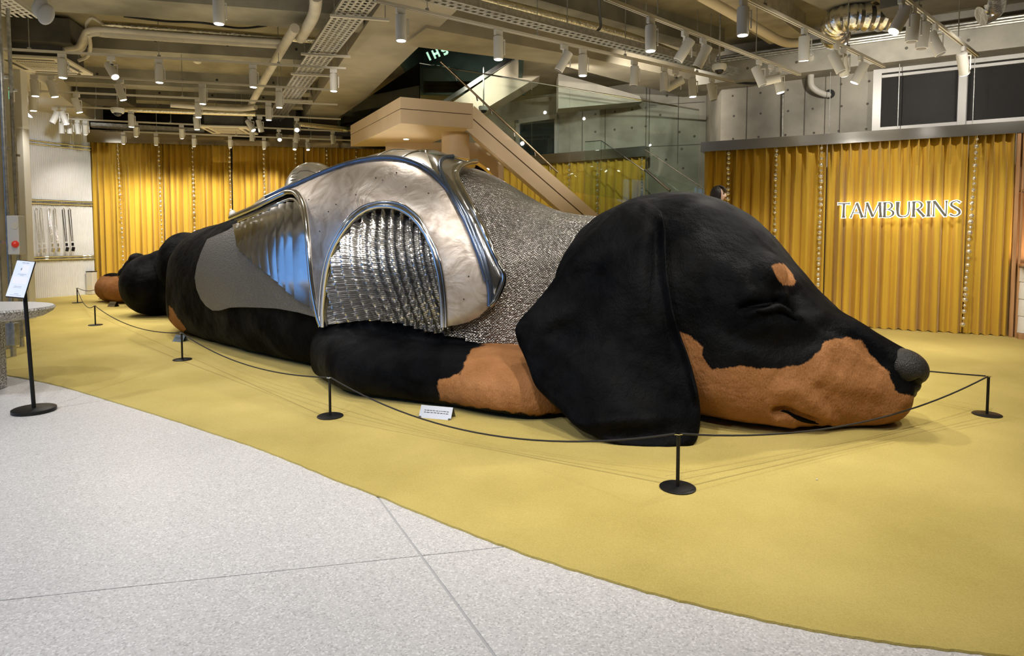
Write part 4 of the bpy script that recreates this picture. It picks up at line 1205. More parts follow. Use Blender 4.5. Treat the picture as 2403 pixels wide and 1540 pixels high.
    def faces(s):
        f = []
        for i in range(s.n - 1):
            for j in range(s.m):
                j2 = (j + 1) % s.m
                f.append((i * s.m + j, i * s.m + j2, (i + 1) * s.m + j2, (i + 1) * s.m + j))
        f.append(tuple(range(s.m - 1, -1, -1))); f.append(tuple((s.n - 1) * s.m + j for j in range(s.m)))
        return f
    def add(s, mb, grow=0.0):
        V = s.grid(grow).reshape(-1, 3)
        mb.add([tuple(p) for p in V], s.faces(), True)

TOP_T = [(300, 640), (335, 606), (345, 600), (365, 590), (390, 570), (430, 547), (480, 536), (530, 528), (556, 520), (620, 488), (680, 460), (760, 427), (860, 390), (920, 371), (985, 363), (1060, 377), (1110, 399), (1200, 449), (1280, 485), (1330, 495), (1400, 501), (1700, 520)]
BOT_T = [(300, 735), (400, 752), (432, 769), (474, 790), (560, 814), (640, 836), (700, 848), (765, 863), (900, 885), (1060, 905), (1230, 915), (1400, 915)]
torso = Loft([(-5.35, 11.75), (-5.2, 11.55), (-4.95, 11.2), (-4.5, 10.55), (-3.75, 9.6), (-2.88, 8.82), (-2.1, 8.22), (-1.25, 7.85), (-.4, 7.45), (.45, 7.1), (1.2, 6.75)],
             [1.1, 1.45, 1.65, 1.9, 2.1, 2.35, 2.5, 2.6, 2.4, 2.1, 1.78], [.42, .72, .95, 1.15, 1.05, 1.1, 1.2, 1.2, 1.1, .95, .8], [0.0] * 11, n=120, m=96, far=.9, el=.38, fl=.45)
torso.fit(TOP_T, BOT_T, it=24, fix_top=(0, 1, 10), wlim=(.4, 1.42), fix_w=(0, 1, 2, 9, 10))
TOP_H = [(1250, 560), (1340, 540), (1390, 518), (1440, 488), (1500, 463), (1540, 453), (1580, 450), (1650, 458), (1720, 482), (1780, 527), (1830, 578), (1870, 628), (1890, 664), (1905, 690), (1940, 714), (2000, 744), (2060, 779), (2120, 814), (2160, 836), (2176, 862), (2185, 900)]
BOT_H = [(1250, 960), (1640, 986), (1700, 991), (1780, 997), (1850, 1001), (1930, 1005), (1990, 1004), (2060, 994), (2100, 978), (2122, 957), (2140, 935), (2180, 925)]
head = Loft([(0.59, 6.66), (0.903, 6.54), (1.282, 6.38), (1.659, 6.22), (1.989, 6.08), (2.288, 5.89), (2.549, 5.72), (2.78, 5.56), (3.011, 5.42), (3.177, 5.33), (3.316, 5.26)],
            [1.5, 1.9, 2.05, 2.0, 1.85, 1.6, 1.2, .9, .75, .6, .5], [.62, .84, .92, .92, .88, .80, .66, .52, .44, .35, .27], [0, 0, 0, 0, 0, 0, 0, 0, 0, .05, .23], n=110, m=88, zc=.40, e=.92, fl=.55, el=.55)
head.fit(TOP_H, BOT_H, it=24, fix_top=(0,), wlim=(.28, 1.15), fix_w=(0, 1, 9, 10))
TOP_L = [(700, 775), (770, 758), (800, 752), (870, 756), (950, 767), (1030, 786), (1110, 801), (1160, 807), (1230, 811), (1300, 830), (1420, 880)]
BOT_L = [(700, 870), (768, 890), (790, 911), (850, 930), (900, 940), (1030, 943), (1140, 966), (1230, 977), (1310, 989), (1420, 992)]
leg = Loft([(-2.02, 7.15), (-1.8, 7.0), (-1.35, 6.72), (-.9, 6.5), (-.4, 6.25), (.0, 6.02), (.35, 5.85), (.62, 5.76)], [.62, .66, .66, .6, .56, .52, .46, .30], [.40, .44, .46, .42, .4, .36, .34, .26], [0] * 8, n=70, m=56, zc=.45, e=.9, fl=.7)
leg.fit(TOP_L, BOT_L, it=24, fix_top=(7,), wlim=(.22, .7), fix_w=(7,))

body_mb = MB()
torso.add(body_mb, -.045)
head.add(body_mb); leg.add(body_mb)
def ellr(c, r, rz=0.0, ry=0.0):
    body_mb.ell(c, r, 36, 24, (Matrix.Rotation(rz, 4, 'Z') @ Matrix.Rotation(ry, 4, 'Y')))
# haunch at the rear, hind paw, upturned far hind foot, chest, far foreleg
hc = fl(348, 751); ellr((hc.x - .20, hc.y + .62, .61), (.62, .66, .61), .5)
_q = fl(390, 750); ellr((_q.x, _q.y + .5, .5), (.45, .5, .5), .5)
ellr((-6.72, 12.5, .82), (.55, .5, .50), -.75); ellr((-6.2, 12.15, 1.02), (.55, .5, .62), -.75); ellr((-5.75, 12.0, 1.0), (.6, .5, .70), -.75)
pc = atY(268, 682, 15.1); ellr((pc.x - .02, pc.y, .33), (.37, .42, .345), .2); ellr((pc.x + .42, pc.y - .35, .33), (.50, .40, .33), -.6)
ellr((-8.0, 14.2, .40), (.8, .5, .42), -.7)
tc = atY(310, 634, 14.0); ellr(tc, (.20, .22, .32), 0, .5); tc2 = atY(322, 610, 13.95); ellr(tc2, (.17, .2, .16)); tc3 = atY(296, 645, 14.0); ellr(tc3, (.17, .2, .18)); ellr((-7.9, 14.0, .75), (.35, .3, .4), 0, .5)
ellr((-.2, 7.7, .6), (1.2, .7, .6), -.5); ellr((.7, 7.2, .6), (.8, .6, .62), -.4)
ellr((.62, 5.76, .17), (.36, .33, .18), -.45)
for k in range(3): ellr((.80 + .02 * k, 5.58 + .17 * k, .12), (.17, .10, .12), -.35)
ellr((.4, 8.9, .35), (1.2, .45, .36), -.5)
# muzzle and brow bulges on the near side
ellr(atY(1985, 885, 5.34) + Vector((0, .20, 0)), (.48, .30, .30), -.55)
ellr((2.92, 5.42, .26), (.44, .36, .26), -.55); ellr((3.06, 5.34, .24), (.28, .28, .24), -.55)
ellr(atY(1835, 655, 5.80) + Vector((.0, .35, 0)), (.24, .36, .26), -.35)
_b = atY(1835, 655, 5.80) + Vector((0, .35, 0)); _a = Vector((0.59, 6.66, 0)); _h = Vector((3.316, 5.26, 0)) - _a; _h.normalize(); _n = Vector((-_h.y, _h.x, 0))
ellr(_b - _n * 2 * (_b - _a).dot(_n) + Vector((0, 0, .03)), (.24, .36, .26), -.35)
ellr(atY(1740, 660, 5.66) + Vector((0, .40, 0)), (.42, .36, .34), -.3)
tmp = body_mb.build('tmp_body')
rm = tmp.modifiers.new('r', 'REMESH'); rm.mode = 'VOXEL'; rm.voxel_size = .021; rm.use_smooth_shade = True
smo = tmp.modifiers.new('s', 'SMOOTH'); smo.iterations = 14; smo.factor = .5
dg = bpy.context.evaluated_depsgraph_get(); dg.update()
bme = bpy.data.meshes.new_from_object(tmp.evaluated_get(dg))
bpy.data.objects.remove(tmp)
nv = len(bme.vertices)
co = np.zeros(nv * 3); bme.vertices.foreach_get('co', co); co = co.reshape(-1, 3)
no = np.zeros(nv * 3); bme.vertices.foreach_get('normal', no); no = no.reshape(-1, 3)

# near-side copies of the head features: fold the far half of the head onto the near half first
hax, hay = np.array([0.59, 6.66]), np.array([3.316, 5.26])
hd = (hay - hax) / np.linalg.norm(hay - hax); hn = np.array([-hd[1], hd[0]])
side = (co[:, :2] - hax) @ hn
along = (co[:, :2] - hax) @ hd
ishead = (along > .15) & (np.abs(side) < 1.15) & ~((co[:, 2] < .62) & (along < .9))
fold = co.copy()
fs = ishead & (side > 0)
fold[fs, :2] -= 2 * side[fs][:, None] * hn
Pn = proj(fold)
nfold = no.copy(); nn_ = (no[:, :2] @ hn); nfold[fs, :2] -= 2 * nn_[fs][:, None] * hn
def seg_d(P, a, b):
    a, b = np.array(a, float), np.array(b, float); d = b - a
    t = np.clip(((P[:, :2] - a) @ d) / (d @ d), 0, 1)
    return np.linalg.norm(P[:, :2] - (a + t[:, None] * d), axis=1)
def poly_d(P, pts): return np.min([seg_d(P, a, b) for a, b in zip(pts[:-1], pts[1:])], axis=0)
disp = np.zeros(nv)
def line(pts, sig, amp):
    global disp
    disp += np.where(ishead, amp * np.exp(-(poly_d(Pn, pts) / sig) ** 2), 0)
line([(1742, 722), (1772, 716), (1800, 716), (1822, 712)], 8, -.055)             # closed eye slit
line([(1822, 712), (1848, 722), (1868, 736)], 7, -.045)
line([(1760, 737), (1800, 729), (1826, 722), (1850, 736), (1866, 748)], 11, .040)    # lower lid fold
line([(1760, 690), (1800, 690), (1840, 695)], 18, .030)
line([(1870, 690), (1885, 720)], 16, -.05)
line([(1720, 640), (1780, 650)], 40, .03)
line([(1700, 770), (1760, 800), (1840, 815), (1900, 800)], 26, -.035)
line([(1780, 770), (1840, 760), (1900, 765)], 26, .035)
line([(1822, 966), (1850, 963), (1880, 980), (1915, 992)], 8, -.075); line([(1915, 992), (1945, 998)], 7, -.03)    # mouth corner
line([(1830, 915), (1870, 915), (1905, 942), (1935, 972)], 20, .032)
line([(1920, 915), (1940, 950), (1960, 975)], 14, -.02)
line([(1930, 880), (1990, 905), (2050, 910)], 24, .03)
line([(1820, 985), (1860, 996)], 12, .03)
line([(1925, 735), (2000, 775), (2060, 812), (2110, 845)], 14, .022)
line([(1935, 765), (2010, 800), (2070, 850)], 14, -.022)
# soft lumps of the plush
def vnoise(p, s, seed):
    rs = np.random.RandomState(seed); G = rs.rand(4096)
    q = p * s; i = np.floor(q).astype(int); f = q - i; f = f * f * (3 - 2 * f)
    def h(a): return G[(a[:, 0] * 73 + a[:, 1] * 179 + a[:, 2] * 283) % 4096]
    r = 0
    for dx in (0, 1):
        for dy in (0, 1):
            for dz in (0, 1):
                w = (f[:, 0] if dx else 1 - f[:, 0]) * (f[:, 1] if dy else 1 - f[:, 1]) * (f[:, 2] if dz else 1 - f[:, 2])
                r = r + w * h(i + np.array([dx, dy, dz]))
    return r - .5
disp += .022 * vnoise(co, 3.1, 1) + .012 * vnoise(co, 9, 2)
co2 = co + no * disp[:, None]
co2[:, 2] = np.maximum(co2[:, 2], .013)
bme.vertices.foreach_set('co', co2.reshape(-1)); bme.update()

# ---- tan markings: signed distance to outlines, stored as a mesh attribute
def inside(P, poly):
    x, y = P[:, 0], P[:, 1]; r = np.zeros(len(P), bool); n = len(poly)
    for i in range(n):
        (x1, y1), (x2, y2) = poly[i], poly[(i + 1) % n]
        if y1 == y2: continue
        c = ((y1 > y) != (y2 > y)) & (x < (x2 - x1) * (y - y1) / (y2 - y1) + x1)
        r ^= c
    return r
def sdist(P, poly):
    d = poly_d(P, list(poly) + [poly[0]])
    return np.where(inside(P, poly), d, -d)
MUZ = [(1588, 775), (1612, 787), (1632, 800), (1648, 815), (1648, 838), (1658, 850), (1672, 866), (1700, 863), (1740, 860), (1780, 867), (1830, 863), (1878, 856), (1905, 842), (1922, 822), (1935, 803), (1960, 792), (1992, 789), (2018, 798), (2042, 820), (2065, 850), (2082, 872), (2092, 898), (2102, 915), (2122, 926), (2145, 930), (2160, 1060), (1500, 1060), (1500, 700)]
BROW = [(1810, 628), (1816, 619), (1830, 616), (1844, 622), (1855, 634), (1863, 648), (1868, 660), (1864, 667), (1850, 670), (1836, 668), (1824, 657), (1815, 644)]
jit = 7 * vnoise(co2, 14, 4) + 4 * vnoise(co2, 40, 5)
tan = np.full(nv, -99.0)
hm_ = ishead & (along > .7)
tan[hm_] = np.maximum(sdist(Pn[hm_], MUZ), sdist(Pn[hm_], BROW))
# the nose bridge stays black right across
br_ = hm_ & (Pn[:, 0] > 1900) & (np.abs(side) < .16) & (nfold[:, 2] > .55)
tan[br_] = -20
P0_ = proj(co2)
LEGP = [(1096, 838), (1108, 818), (1140, 808), (1180, 804), (1230, 806), (1420, 780), (1420, 972), (1290, 968), (1262, 978), (1236, 972), (1150, 962), (1090, 950), (1060, 946), (1035, 938), (1026, 905), (1028, 892), (1052, 886), (1078, 878), (1088, 858)]
lm = (co2[:, 2] < .75) & (co2[:, 1] < 7.3) & (co2[:, 0] < 1.2) & (co2[:, 0] > -1.6) & ~hm_
tan[lm] = np.maximum(tan[lm], sdist(P0_[lm], LEGP))
HP = [(210, 640), (255, 650), (292, 648), (310, 655), (312, 730), (200, 730)]
pm = (co2[:, 0] < -7.9)
tan[pm] = np.maximum(tan[pm], sdist(P0_[pm], HP) * 2)
SL = [(396, 718), (404, 722), (414, 742), (436, 772), (428, 782), (408, 772), (397, 748)]
sm_ = (co2[:, 0] < -4.5) & (co2[:, 0] > -7.2) & (co2[:, 2] < .6)
tan[sm_] = np.maximum(tan[sm_], sdist(P0_[sm_], SL) * 2)
tan = np.clip(.5 + (tan + jit) / 13.0, 0, 1)
at = bme.attributes.new('tan', 'FLOAT', 'POINT'); at.data.foreach_set('value', tan)

def fur_mat(name, use_attr):
    m = bpy.data.materials.new(name); m.use_nodes = True
    nt = m.node_tree; b = nt.nodes['Principled BSDF']
    b.inputs['Roughness'].default_value = .66; b.inputs['Specular IOR Level'].default_value = .08
    b.inputs['Sheen Weight'].default_value = .005; b.inputs['Sheen Roughness'].default_value = .45; b.inputs['Sheen Tint'].default_value = (.75, .85, 1, 1)
    tc = nt.nodes.new('ShaderNodeTexCoord')
    def noise(sc, dt, vec=None):
        n = nt.nodes.new('ShaderNodeTexNoise'); n.inputs['Scale'].default_value = sc; n.inputs['Detail'].default_value = dt
        nt.links.new(vec or tc.outputs['Object'], n.inputs['Vector']); return n.outputs['Fac']
    mp = nt.nodes.new('ShaderNodeMapping'); mp.inputs['Scale'].default_value = (1, 1, .45); mp.inputs['Rotation'].default_value = (0, .5, -.4)
    nt.links.new(tc.outputs['Object'], mp.inputs['Vector'])
    fine = noise(95, 3, mp.outputs['Vector']); big = noise(5, 5)
    kb = nt.nodes.new('ShaderNodeValToRGB'); kb.color_ramp.elements[0].position = .35; kb.color_ramp.elements[0].color = (.0014, .0016, .0020, 1); kb.color_ramp.elements[1].position = .75; kb.color_ramp.elements[1].color = (.0042, .0047, .0060, 1)
    nt.links.new(big, kb.inputs['Fac']); last = kb.outputs['Color']
    if use_attr:
        kt = nt.nodes.new('ShaderNodeValToRGB'); kt.color_ramp.elements[0].position = .3; kt.color_ramp.elements[0].color = (.20, .085, .028, 1); kt.color_ramp.elements[1].position = .75; kt.color_ramp.elements[1].color = (.36, .17, .07, 1)
        ad = nt.nodes.new('ShaderNodeMath'); ad.operation = 'MULTIPLY_ADD'; ad.inputs[1].default_value = .5
        nt.links.new(fine, ad.inputs[0]); sb = nt.nodes.new('ShaderNodeMath'); sb.operation = 'MULTIPLY_ADD'; sb.inputs[1].default_value = .6; sb.inputs[2].default_value = 0
        nt.links.new(big, sb.inputs[0]); nt.links.new(sb.outputs[0], ad.inputs[2]); nt.links.new(ad.outputs[0], kt.inputs['Fac'])
        a = nt.nodes.new('ShaderNodeAttribute'); a.attribute_name = 'tan'
        j = nt.nodes.new('ShaderNodeMath'); j.operation = 'MULTIPLY_ADD'; j.inputs[1].default_value = .5
        sub = nt.nodes.new('ShaderNodeMath'); sub.operation = 'SUBTRACT'; sub.inputs[1].default_value = .5
        nt.links.new(fine, sub.inputs[0]); nt.links.new(sub.outputs[0], j.inputs[0]); nt.links.new(a.outputs['Fac'], j.inputs[2])
        cr = nt.nodes.new('ShaderNodeValToRGB'); cr.color_ramp.elements[0].position = .36; cr.color_ramp.elements[1].position = .64
        nt.links.new(j.outputs[0], cr.inputs['Fac'])
        mx = nt.nodes.new('ShaderNodeMixRGB'); nt.links.new(cr.outputs['Color'], mx.inputs[0]); nt.links.new(last, mx.inputs[1]); nt.links.new(kt.outputs['Color'], mx.inputs[2])
        last = mx.outputs['Color']
    nt.links.new(last, b.inputs['Base Color'])
    nap = noise(1.9, 3)
    for (inp, lo_, hi_) in (('Specular IOR Level', .03, .13), ('Sheen Weight', .0, .012)):
        mr_ = nt.nodes.new('ShaderNodeMapRange'); mr_.inputs['From Min'].default_value = .42; mr_.inputs['From Max'].default_value = .68; mr_.inputs['To Min'].default_value = lo_; mr_.inputs['To Max'].default_value = hi_
        nt.links.new(nap, mr_.inputs['Value']); nt.links.new(mr_.outputs['Result'], b.inputs[inp])
    bp = nt.nodes.new('ShaderNodeBump'); bp.inputs['Strength'].default_value = .55; bp.inputs['Distance'].default_value = .012
    nt.links.new(fine, bp.inputs['Height'])
    bp2 = nt.nodes.new('ShaderNodeBump'); bp2.inputs['Strength'].default_value = .35; bp2.inputs['Distance'].default_value = .05
    nt.links.new(noise(14, 4), bp2.inputs['Height']); nt.links.new(bp2.outputs['Normal'], bp.inputs['Normal'])
    nt.links.new(bp.outputs['Normal'], b.inputs['Normal'])
    return m
M['fur'] = fur_mat('fur', True); M['fur_black'] = fur_mat('fur_black', False)
bme.materials.clear(); bme.materials.append(M['fur'])
for p_ in bme.polygons: pass
bme.polygons.foreach_set('use_smooth', [True] * len(bme.polygons))
dog = empty('dog_sculpture', (-1.0, 8.5, .012))
tag(dog, 'giant black and tan sleeping dachshund sculpture in silver armour lying on the yellow carpet', 'dog sculpture')
body = link('body', bme, None); keep(body, dog)

# ---- ray casting on the modelled surfaces
def bvh_of(V, faces): return BVHTree.FromPolygons([tuple(p) for p in V], faces)
Vb = co2; fb_ = [tuple(p.vertices) for p in bme.polygons]
BODY = bvh_of(Vb, fb_)
hullV = torso.grid(.0).reshape(-1, 3); HULL = bvh_of(hullV, torso.faces())
hullP = proj(hullV)
O = Vector((0, 0, HC))
def hit(bvh, px, py):
    h = bvh.ray_cast(O, ray(px, py).normalized(), 60)
    return (h[0], h[1]) if h[0] is not None else (None, None)
def hull_pt(px, py):
    p, n = hit(HULL, px, py)
    if p is None:
        # off the outline: nearest point of the hull seen from the camera, on its near half
        i = np.argmin((hullP[:, 0] - px) ** 2 + (hullP[:, 1] - py) ** 2)
        p = Vector(hullV[i]); q = HULL.find_nearest(p); n = q[1]
    c = Vector((0, 0, HC)) - p
    if n.dot(Vector((hullV.mean(0)[0], hullV.mean(0)[1], .9)) - p) > 0 and n.dot(c) < -.4: n = -n
    return p, n
def patch(name, poly, off, thick, m, parent, step=7, curve=True, rise=None, bulge=None, uvs=None, base=None):
    """plate whose outline is given in picture space, laid on the torso hull, with real thickness"""
    pts = [Vector((p[0], p[1])) for p in poly]
    if curve:
        n = len(pts); q = []
        P = [Vector((p.x, p.y, 0)) for p in pts]
        for i in range(n):
            a = P[i]; b = P[(i + 1) % n]; k = max(1, int((b - a).length / step))
            for t in range(k): q.append(a.lerp(b, t / k).to_2d())
        pts = q
    poly_np = [(p.x, p.y) for p in pts]
    x0, x1 = min(p.x for p in pts), max(p.x for p in pts); y0, y1 = min(p.y for p in pts), max(p.y for p in pts)
    gx = np.arange(x0 + step * .5, x1, step); gy = np.arange(y0 + step * .5, y1, step)
    G = np.array([(x + (step / 2 if int(r) % 2 else 0), y) for r, y in enumerate(gy) for x in gx])
    if len(G):
        ok = sdist(G, poly_np) > step * .45
        G = G[ok]
    allp = pts + [Vector(g) for g in G]
    nb = len(pts)
    vs, es, fs_, *_ = delaunay_2d_cdt(allp, [(i, (i + 1) % nb) for i in range(nb)], [list(range(nb))], 1, 1e-4)
    fr, bk = [], []
    dd_ = np.abs(sdist(np.array([(v.x, v.y) for v in vs]), poly_np)) if rise else None
    for i, v in enumerate(vs):
        p, n = (base or hull_pt)(v.x, v.y)
        o_ = off
        if rise: o_ += rise[0] * (1 - max(0, 1 - dd_[i] / rise[1]) ** 2)
        if bulge: o_ += bulge(v.x, v.y)
        fr.append(p + n * o_); bk.append(p + n * (o_ - thick))
    N = len(fr)
    tri = [tuple(f) for f in fs_ if len(f) >= 3]
    cnt = {}
    for f in tri:
        for a, b in zip(f, f[1:] + f[:1]): cnt[(a, b)] = 1
    rim = [(a, b) for (a, b) in cnt if (b, a) not in cnt]
    F_ = tri + [tuple(N + i for i in reversed(f)) for f in tri] + [(b, a, N + a, N + b) for a, b in rim]
    mb = MB().add(fr + bk, F_, True)
    o = mb.build(name, m, kp=dog if parent is dog else None)
    if parent is not dog: keep(o, parent); o.matrix_parent_inverse = Matrix()
    if uvs:
        uv = o.data.uv_layers.new(name='uv')
        idx = np.zeros(len(o.data.loops), int); o.data.loops.foreach_get('vertex_index', idx)
        U = np.array([uvs(v.x, v.y, (fr[i])) for i, v in enumerate(vs)] * 2)
        uv.data.foreach_set('uv', U[idx].reshape(-1))
    return o
def line3(pts, off, n=8, base=None):
    out = []
    for p in spline([(a[0], a[1], 0) for a in pts], n):
        q, nn = (base or hull_pt)(p.x, p.y); out.append(q + nn * off)
    for _ in range(2):
        out = [out[0]] + [(out[i - 1] + out[i] * 2 + out[i + 1]) / 4 for i in range(1, len(out) - 1)] + [out[-1]]
    return out
def trim(name, pts, r, m, off, parent, n=8):
    o = MB().tube(line3(pts, off, n), r, 10).build(name, m)
    keep(o, parent)
    if parent is not dog: o.matrix_parent_inverse = Matrix()
    return o

# ---- materials of the armour
def plate_mat():
    m = mat('plate', (.72, .66, .60), .30, metal=1)
    nt = m.node_tree; b = nt.nodes['Principled BSDF']; tc = nt.nodes.new('ShaderNodeTexCoord')
    n = nt.nodes.new('ShaderNodeTexNoise'); n.inputs['Scale'].default_value = 3.2; n.inputs['Detail'].default_value = 9; n.inputs['Distortion'].default_value = 1.6
    nt.links.new(tc.outputs['Object'], n.inputs['Vector'])
    rp = nt.nodes.new('ShaderNodeValToRGB'); e = rp.color_ramp.elements
    e[0].position = .3; e[0].color = (.30, .255, .21, 1); e[1].position = .7; e[1].color = (.58, .545, .515, 1); k = e.new(.5); k.color = (.46, .41, .37, 1)
    nt.links.new(n.outputs['Fac'], rp.inputs['Fac']); nt.links.new(rp.outputs['Color'], b.inputs['Base Color'])
    mr = nt.nodes.new('ShaderNodeMapRange'); mr.inputs['To Min'].default_value = .60; mr.inputs['To Max'].default_value = .42
    nt.links.new(n.outputs['Fac'], mr.inputs['Value']); nt.links.new(mr.outputs['Result'], b.inputs['Roughness'])
    n2 = nt.nodes.new('ShaderNodeTexNoise'); n2.inputs['Scale'].default_value = 2.4; n2.inputs['Detail'].default_value = 6; n2.inputs['Distortion'].default_value = 2.5
    nt.links.new(tc.outputs['Object'], n2.inputs['Vector'])
    bp = nt.nodes.new('ShaderNodeBump'); bp.inputs['Strength'].default_value = .22; bp.inputs['Distance'].default_value = .06
    nt.links.new(n2.outputs['Fac'], bp.inputs['Height']); nt.links.new(bp.outputs['Normal'], b.inputs['Normal'])
    return m
M['plate'] = plate_mat()
M['spine'] = mat('spine', (.86, .82, .75), .20, metal=1, var=.06, vscale=2)
M['lame'] = mat('lame', (.56, .56, .57), .14, metal=1, var=.2, vscale=2.5, bump=.10, bscale=3)
M['prong'] = mat('prong', (.62, .62, .62), .16, metal=1, bump=.04, bscale=3)
M['bead_trim'] = mat('bead_trim', (.70, .70, .70), .14, metal=1)
def mail_mat(name, us, vs, dark, col, rough, glint, gap=.16, metal=1, c2=.72, rel=.8, sparkle=None):
    """rows of small metal links, by UV in metres"""
    m = mat(name, col, rough, metal=metal)
    nt = m.node_tree; b = nt.nodes['Principled BSDF']
    uv = nt.nodes.new('ShaderNodeUVMap'); uv.uv_map = 'uv'
    mp = nt.nodes.new('ShaderNodeMapping'); mp.inputs['Scale'].default_value = (1 / us, 1 / vs, 1); nt.links.new(uv.outputs[0], mp.inputs['Vector'])
    bk = nt.nodes.new('ShaderNodeTexBrick'); bk.offset = .5 if us < .1 else .0; bk.offset_frequency = 2; bk.inputs['Scale'].default_value = 1; bk.inputs['Brick Width'].default_value = 1; bk.inputs['Row Height'].default_value = 1
    bk.inputs['Mortar Size'].default_value = gap; bk.inputs['Mortar Smooth'].default_value = .6
    bk.inputs['Color1'].default_value = (*col, 1); bk.inputs['Color2'].default_value = (*[c * c2 for c in col], 1); bk.inputs['Mortar'].default_value = (*dark, 1)
    nt.links.new(mp.outputs['Vector'], bk.inputs['Vector']); nt.links.new(bk.outputs['Color'], b.inputs['Base Color'])
    wn = nt.nodes.new('ShaderNodeTexNoise'); wn.inputs['Scale'].default_value = .9; wn.inputs['Detail'].default_value = 1
    if sparkle:
        tc_ = nt.nodes.new('ShaderNodeTexCoord'); wn.inputs['Scale'].default_value = sparkle; nt.links.new(tc_.outputs['Object'], wn.inputs['Vector'])
    else: nt.links.new(mp.outputs['Vector'], wn.inputs['Vector'])
    bp = nt.nodes.new('ShaderNodeBump'); bp.inputs['Strength'].default_value = rel; bp.inputs['Distance'].default_value = .012; bp.invert = True
    nt.links.new(bk.outputs['Fac'], bp.inputs['Height'])
    bp2 = nt.nodes.new('ShaderNodeBump'); bp2.inputs['Strength'].default_value = glint; bp2.inputs['Distance'].default_value = .03
    sp = nt.nodes.new('ShaderNodeSeparateColor'); nt.links.new(wn.outputs['Color'], sp.inputs[0]); nt.links.new(sp.outputs[0], bp2.inputs['Height']); nt.links.new(bp2.outputs['Normal'], bp.inputs['Normal'])
    nt.links.new(bp.outputs['Normal'], b.inputs['Normal'])
    return m
M['mail_fine'] = mail_mat('mail_fine', .026, .0145, (.05, .05, .05), (.50, .47, .43), .30, .9)
M['mail_rear'] = mail_mat('mail_rear', 60.0, .0190, (.13, .13, .13), (.60, .61, .63), .36, .6, .24, .35, 1.0, .7, 60)
M['mail_links'] = mail_mat('mail_links', .135, .0165, (.02, .02, .02), (.78, .78, .78), .22, .10, .11, 1, .85, .55)
TC = torso.C.copy(); TL = np.r_[0, np.cumsum(np.linalg.norm(np.diff(TC, axis=0), axis=1))]
def hull_uv(px, py, p):
    d = np.linalg.norm(TC - np.array([p.x, p.y]), axis=1)
    i = int(np.argmin((TC[:, 0] - p.x) ** 2 + (TC[:, 1] - p.y) ** 2))
    i = min(max(i, 1), len(TC) - 2)
    t = torso.T[i]; u = TL[i] + (p.x - TC[i, 0]) * t[0] + (p.y - TC[i, 1]) * t[1]
    lat = -((p.x - TC[i, 0]) * torso.N[i, 0] + (p.y - TC[i, 1]) * torso.N[i, 1])
    a = math.atan2(p.z - torso.zcv[i], lat)
    return (u, a * 1.15)
# mail covering the neck and the far side: a sleeve on the hull, from the shoulders to behind the ear
import copy
torso_f = copy.copy(torso); torso_f.n, torso_f.m = 320, 280; torso_f.u = np.linspace(0, 1, 320)
V = torso_f.grid(-.012); TLf = np.r_[0, np.cumsum(np.linalg.norm(np.diff(torso_f.C, axis=0), axis=1))]; i0, i1 = int(.665 * torso_f.n), int(.985 * torso_f.n)
v = [tuple(p) for i in range(i0, i1) for p in V[i]]; f = []
pv = proj(np.array(v)); cl_ = lerp_curve([(700, 700), (1030, 762), (1050, 786), (1110, 798), (1230, 812), (1300, 826), (1500, 850)], pv[:, 0])
near_ = np.array([((p[0] - torso_f.C[i0 + k // torso_f.m][0]) * torso_f.N[i0 + k // torso_f.m][0] + (p[1] - torso_f.C[i0 + k // torso_f.m][1]) * torso_f.N[i0 + k // torso_f.m][1]) < .2 for k, p in enumerate(v)])
cutd = np.where(near_, pv[:, 1] - cl_, -50.0); cutv = cutd > 0
v = [tuple(p) for p in v]
mm = torso_f.m
for i in range(i1 - i0 - 1):
    for j in range(mm):
        j2 = (j + 1) % mm; q_ = (i * mm + j, i * mm + j2, (i + 1) * mm + j2, (i + 1) * mm + j)
        if not all(cutv[k] for k in q_): f.append(q_)
sl = MB().add(v, f, True).build('neck_mail', M['mail_fine'], kp=dog)
uv = sl.data.uv_layers.new(name='uv'); idx = np.zeros(len(sl.data.loops), int); sl.data.loops.foreach_get('vertex_index', idx)
ang = np.tile(np.linspace(0, 2 * np.pi, mm, endpoint=False), i1 - i0); uu = np.repeat(TLf[i0:i1], mm)
per = np.repeat(np.array([np.linalg.norm(np.diff(V[i], axis=0), axis=1).sum() / (2 * np.pi) for i in range(i0, i1)]).mean(), (i1 - i0) * mm)
ring_len = np.array([np.linalg.norm(np.diff(V[i], axis=0), axis=1) for i in range(i0, i1)]).mean(0)
arc = np.r_[0, np.cumsum(ring_len)]; ang = np.tile(arc, i1 - i0); per = np.full((i1 - i0) * mm, (arc[-1] + ring_len[-1]) / (2 * np.pi))
U = np.stack([uu, ang], 1)[idx]
# close the seam of the angle
lt = np.zeros(len(sl.data.polygons), int); sl.data.polygons.foreach_get('loop_total', lt); ls = np.zeros(len(sl.data.polygons), int); sl.data.polygons.foreach_get('loop_start', ls)
for s_, t_n in zip(ls, lt):
    w_ = U[s_:s_ + t_n, 1]
    if w_.max() - w_.min() > per[0] * 3: U[s_:s_ + t_n, 1] = np.where(w_ < per[0], w_ + 2 * np.pi * per[0], w_)
uv.data.foreach_set('uv', U.reshape(-1))
# rear mail skirt
REAR = [(556, 528), (535, 541), (508, 553), (487, 562), (474, 590), (463, 622), (458, 652), (462, 678), (472, 702), (484, 718), (500, 729), (516, 729), (540, 722), (575, 721), (610, 722), (650, 724), (700, 733), (770, 752), (778, 700), (700, 560), (620, 510)]
patch('rear_mail', REAR, .008, .03, M['mail_rear'], dog, 7, uvs=hull_uv)
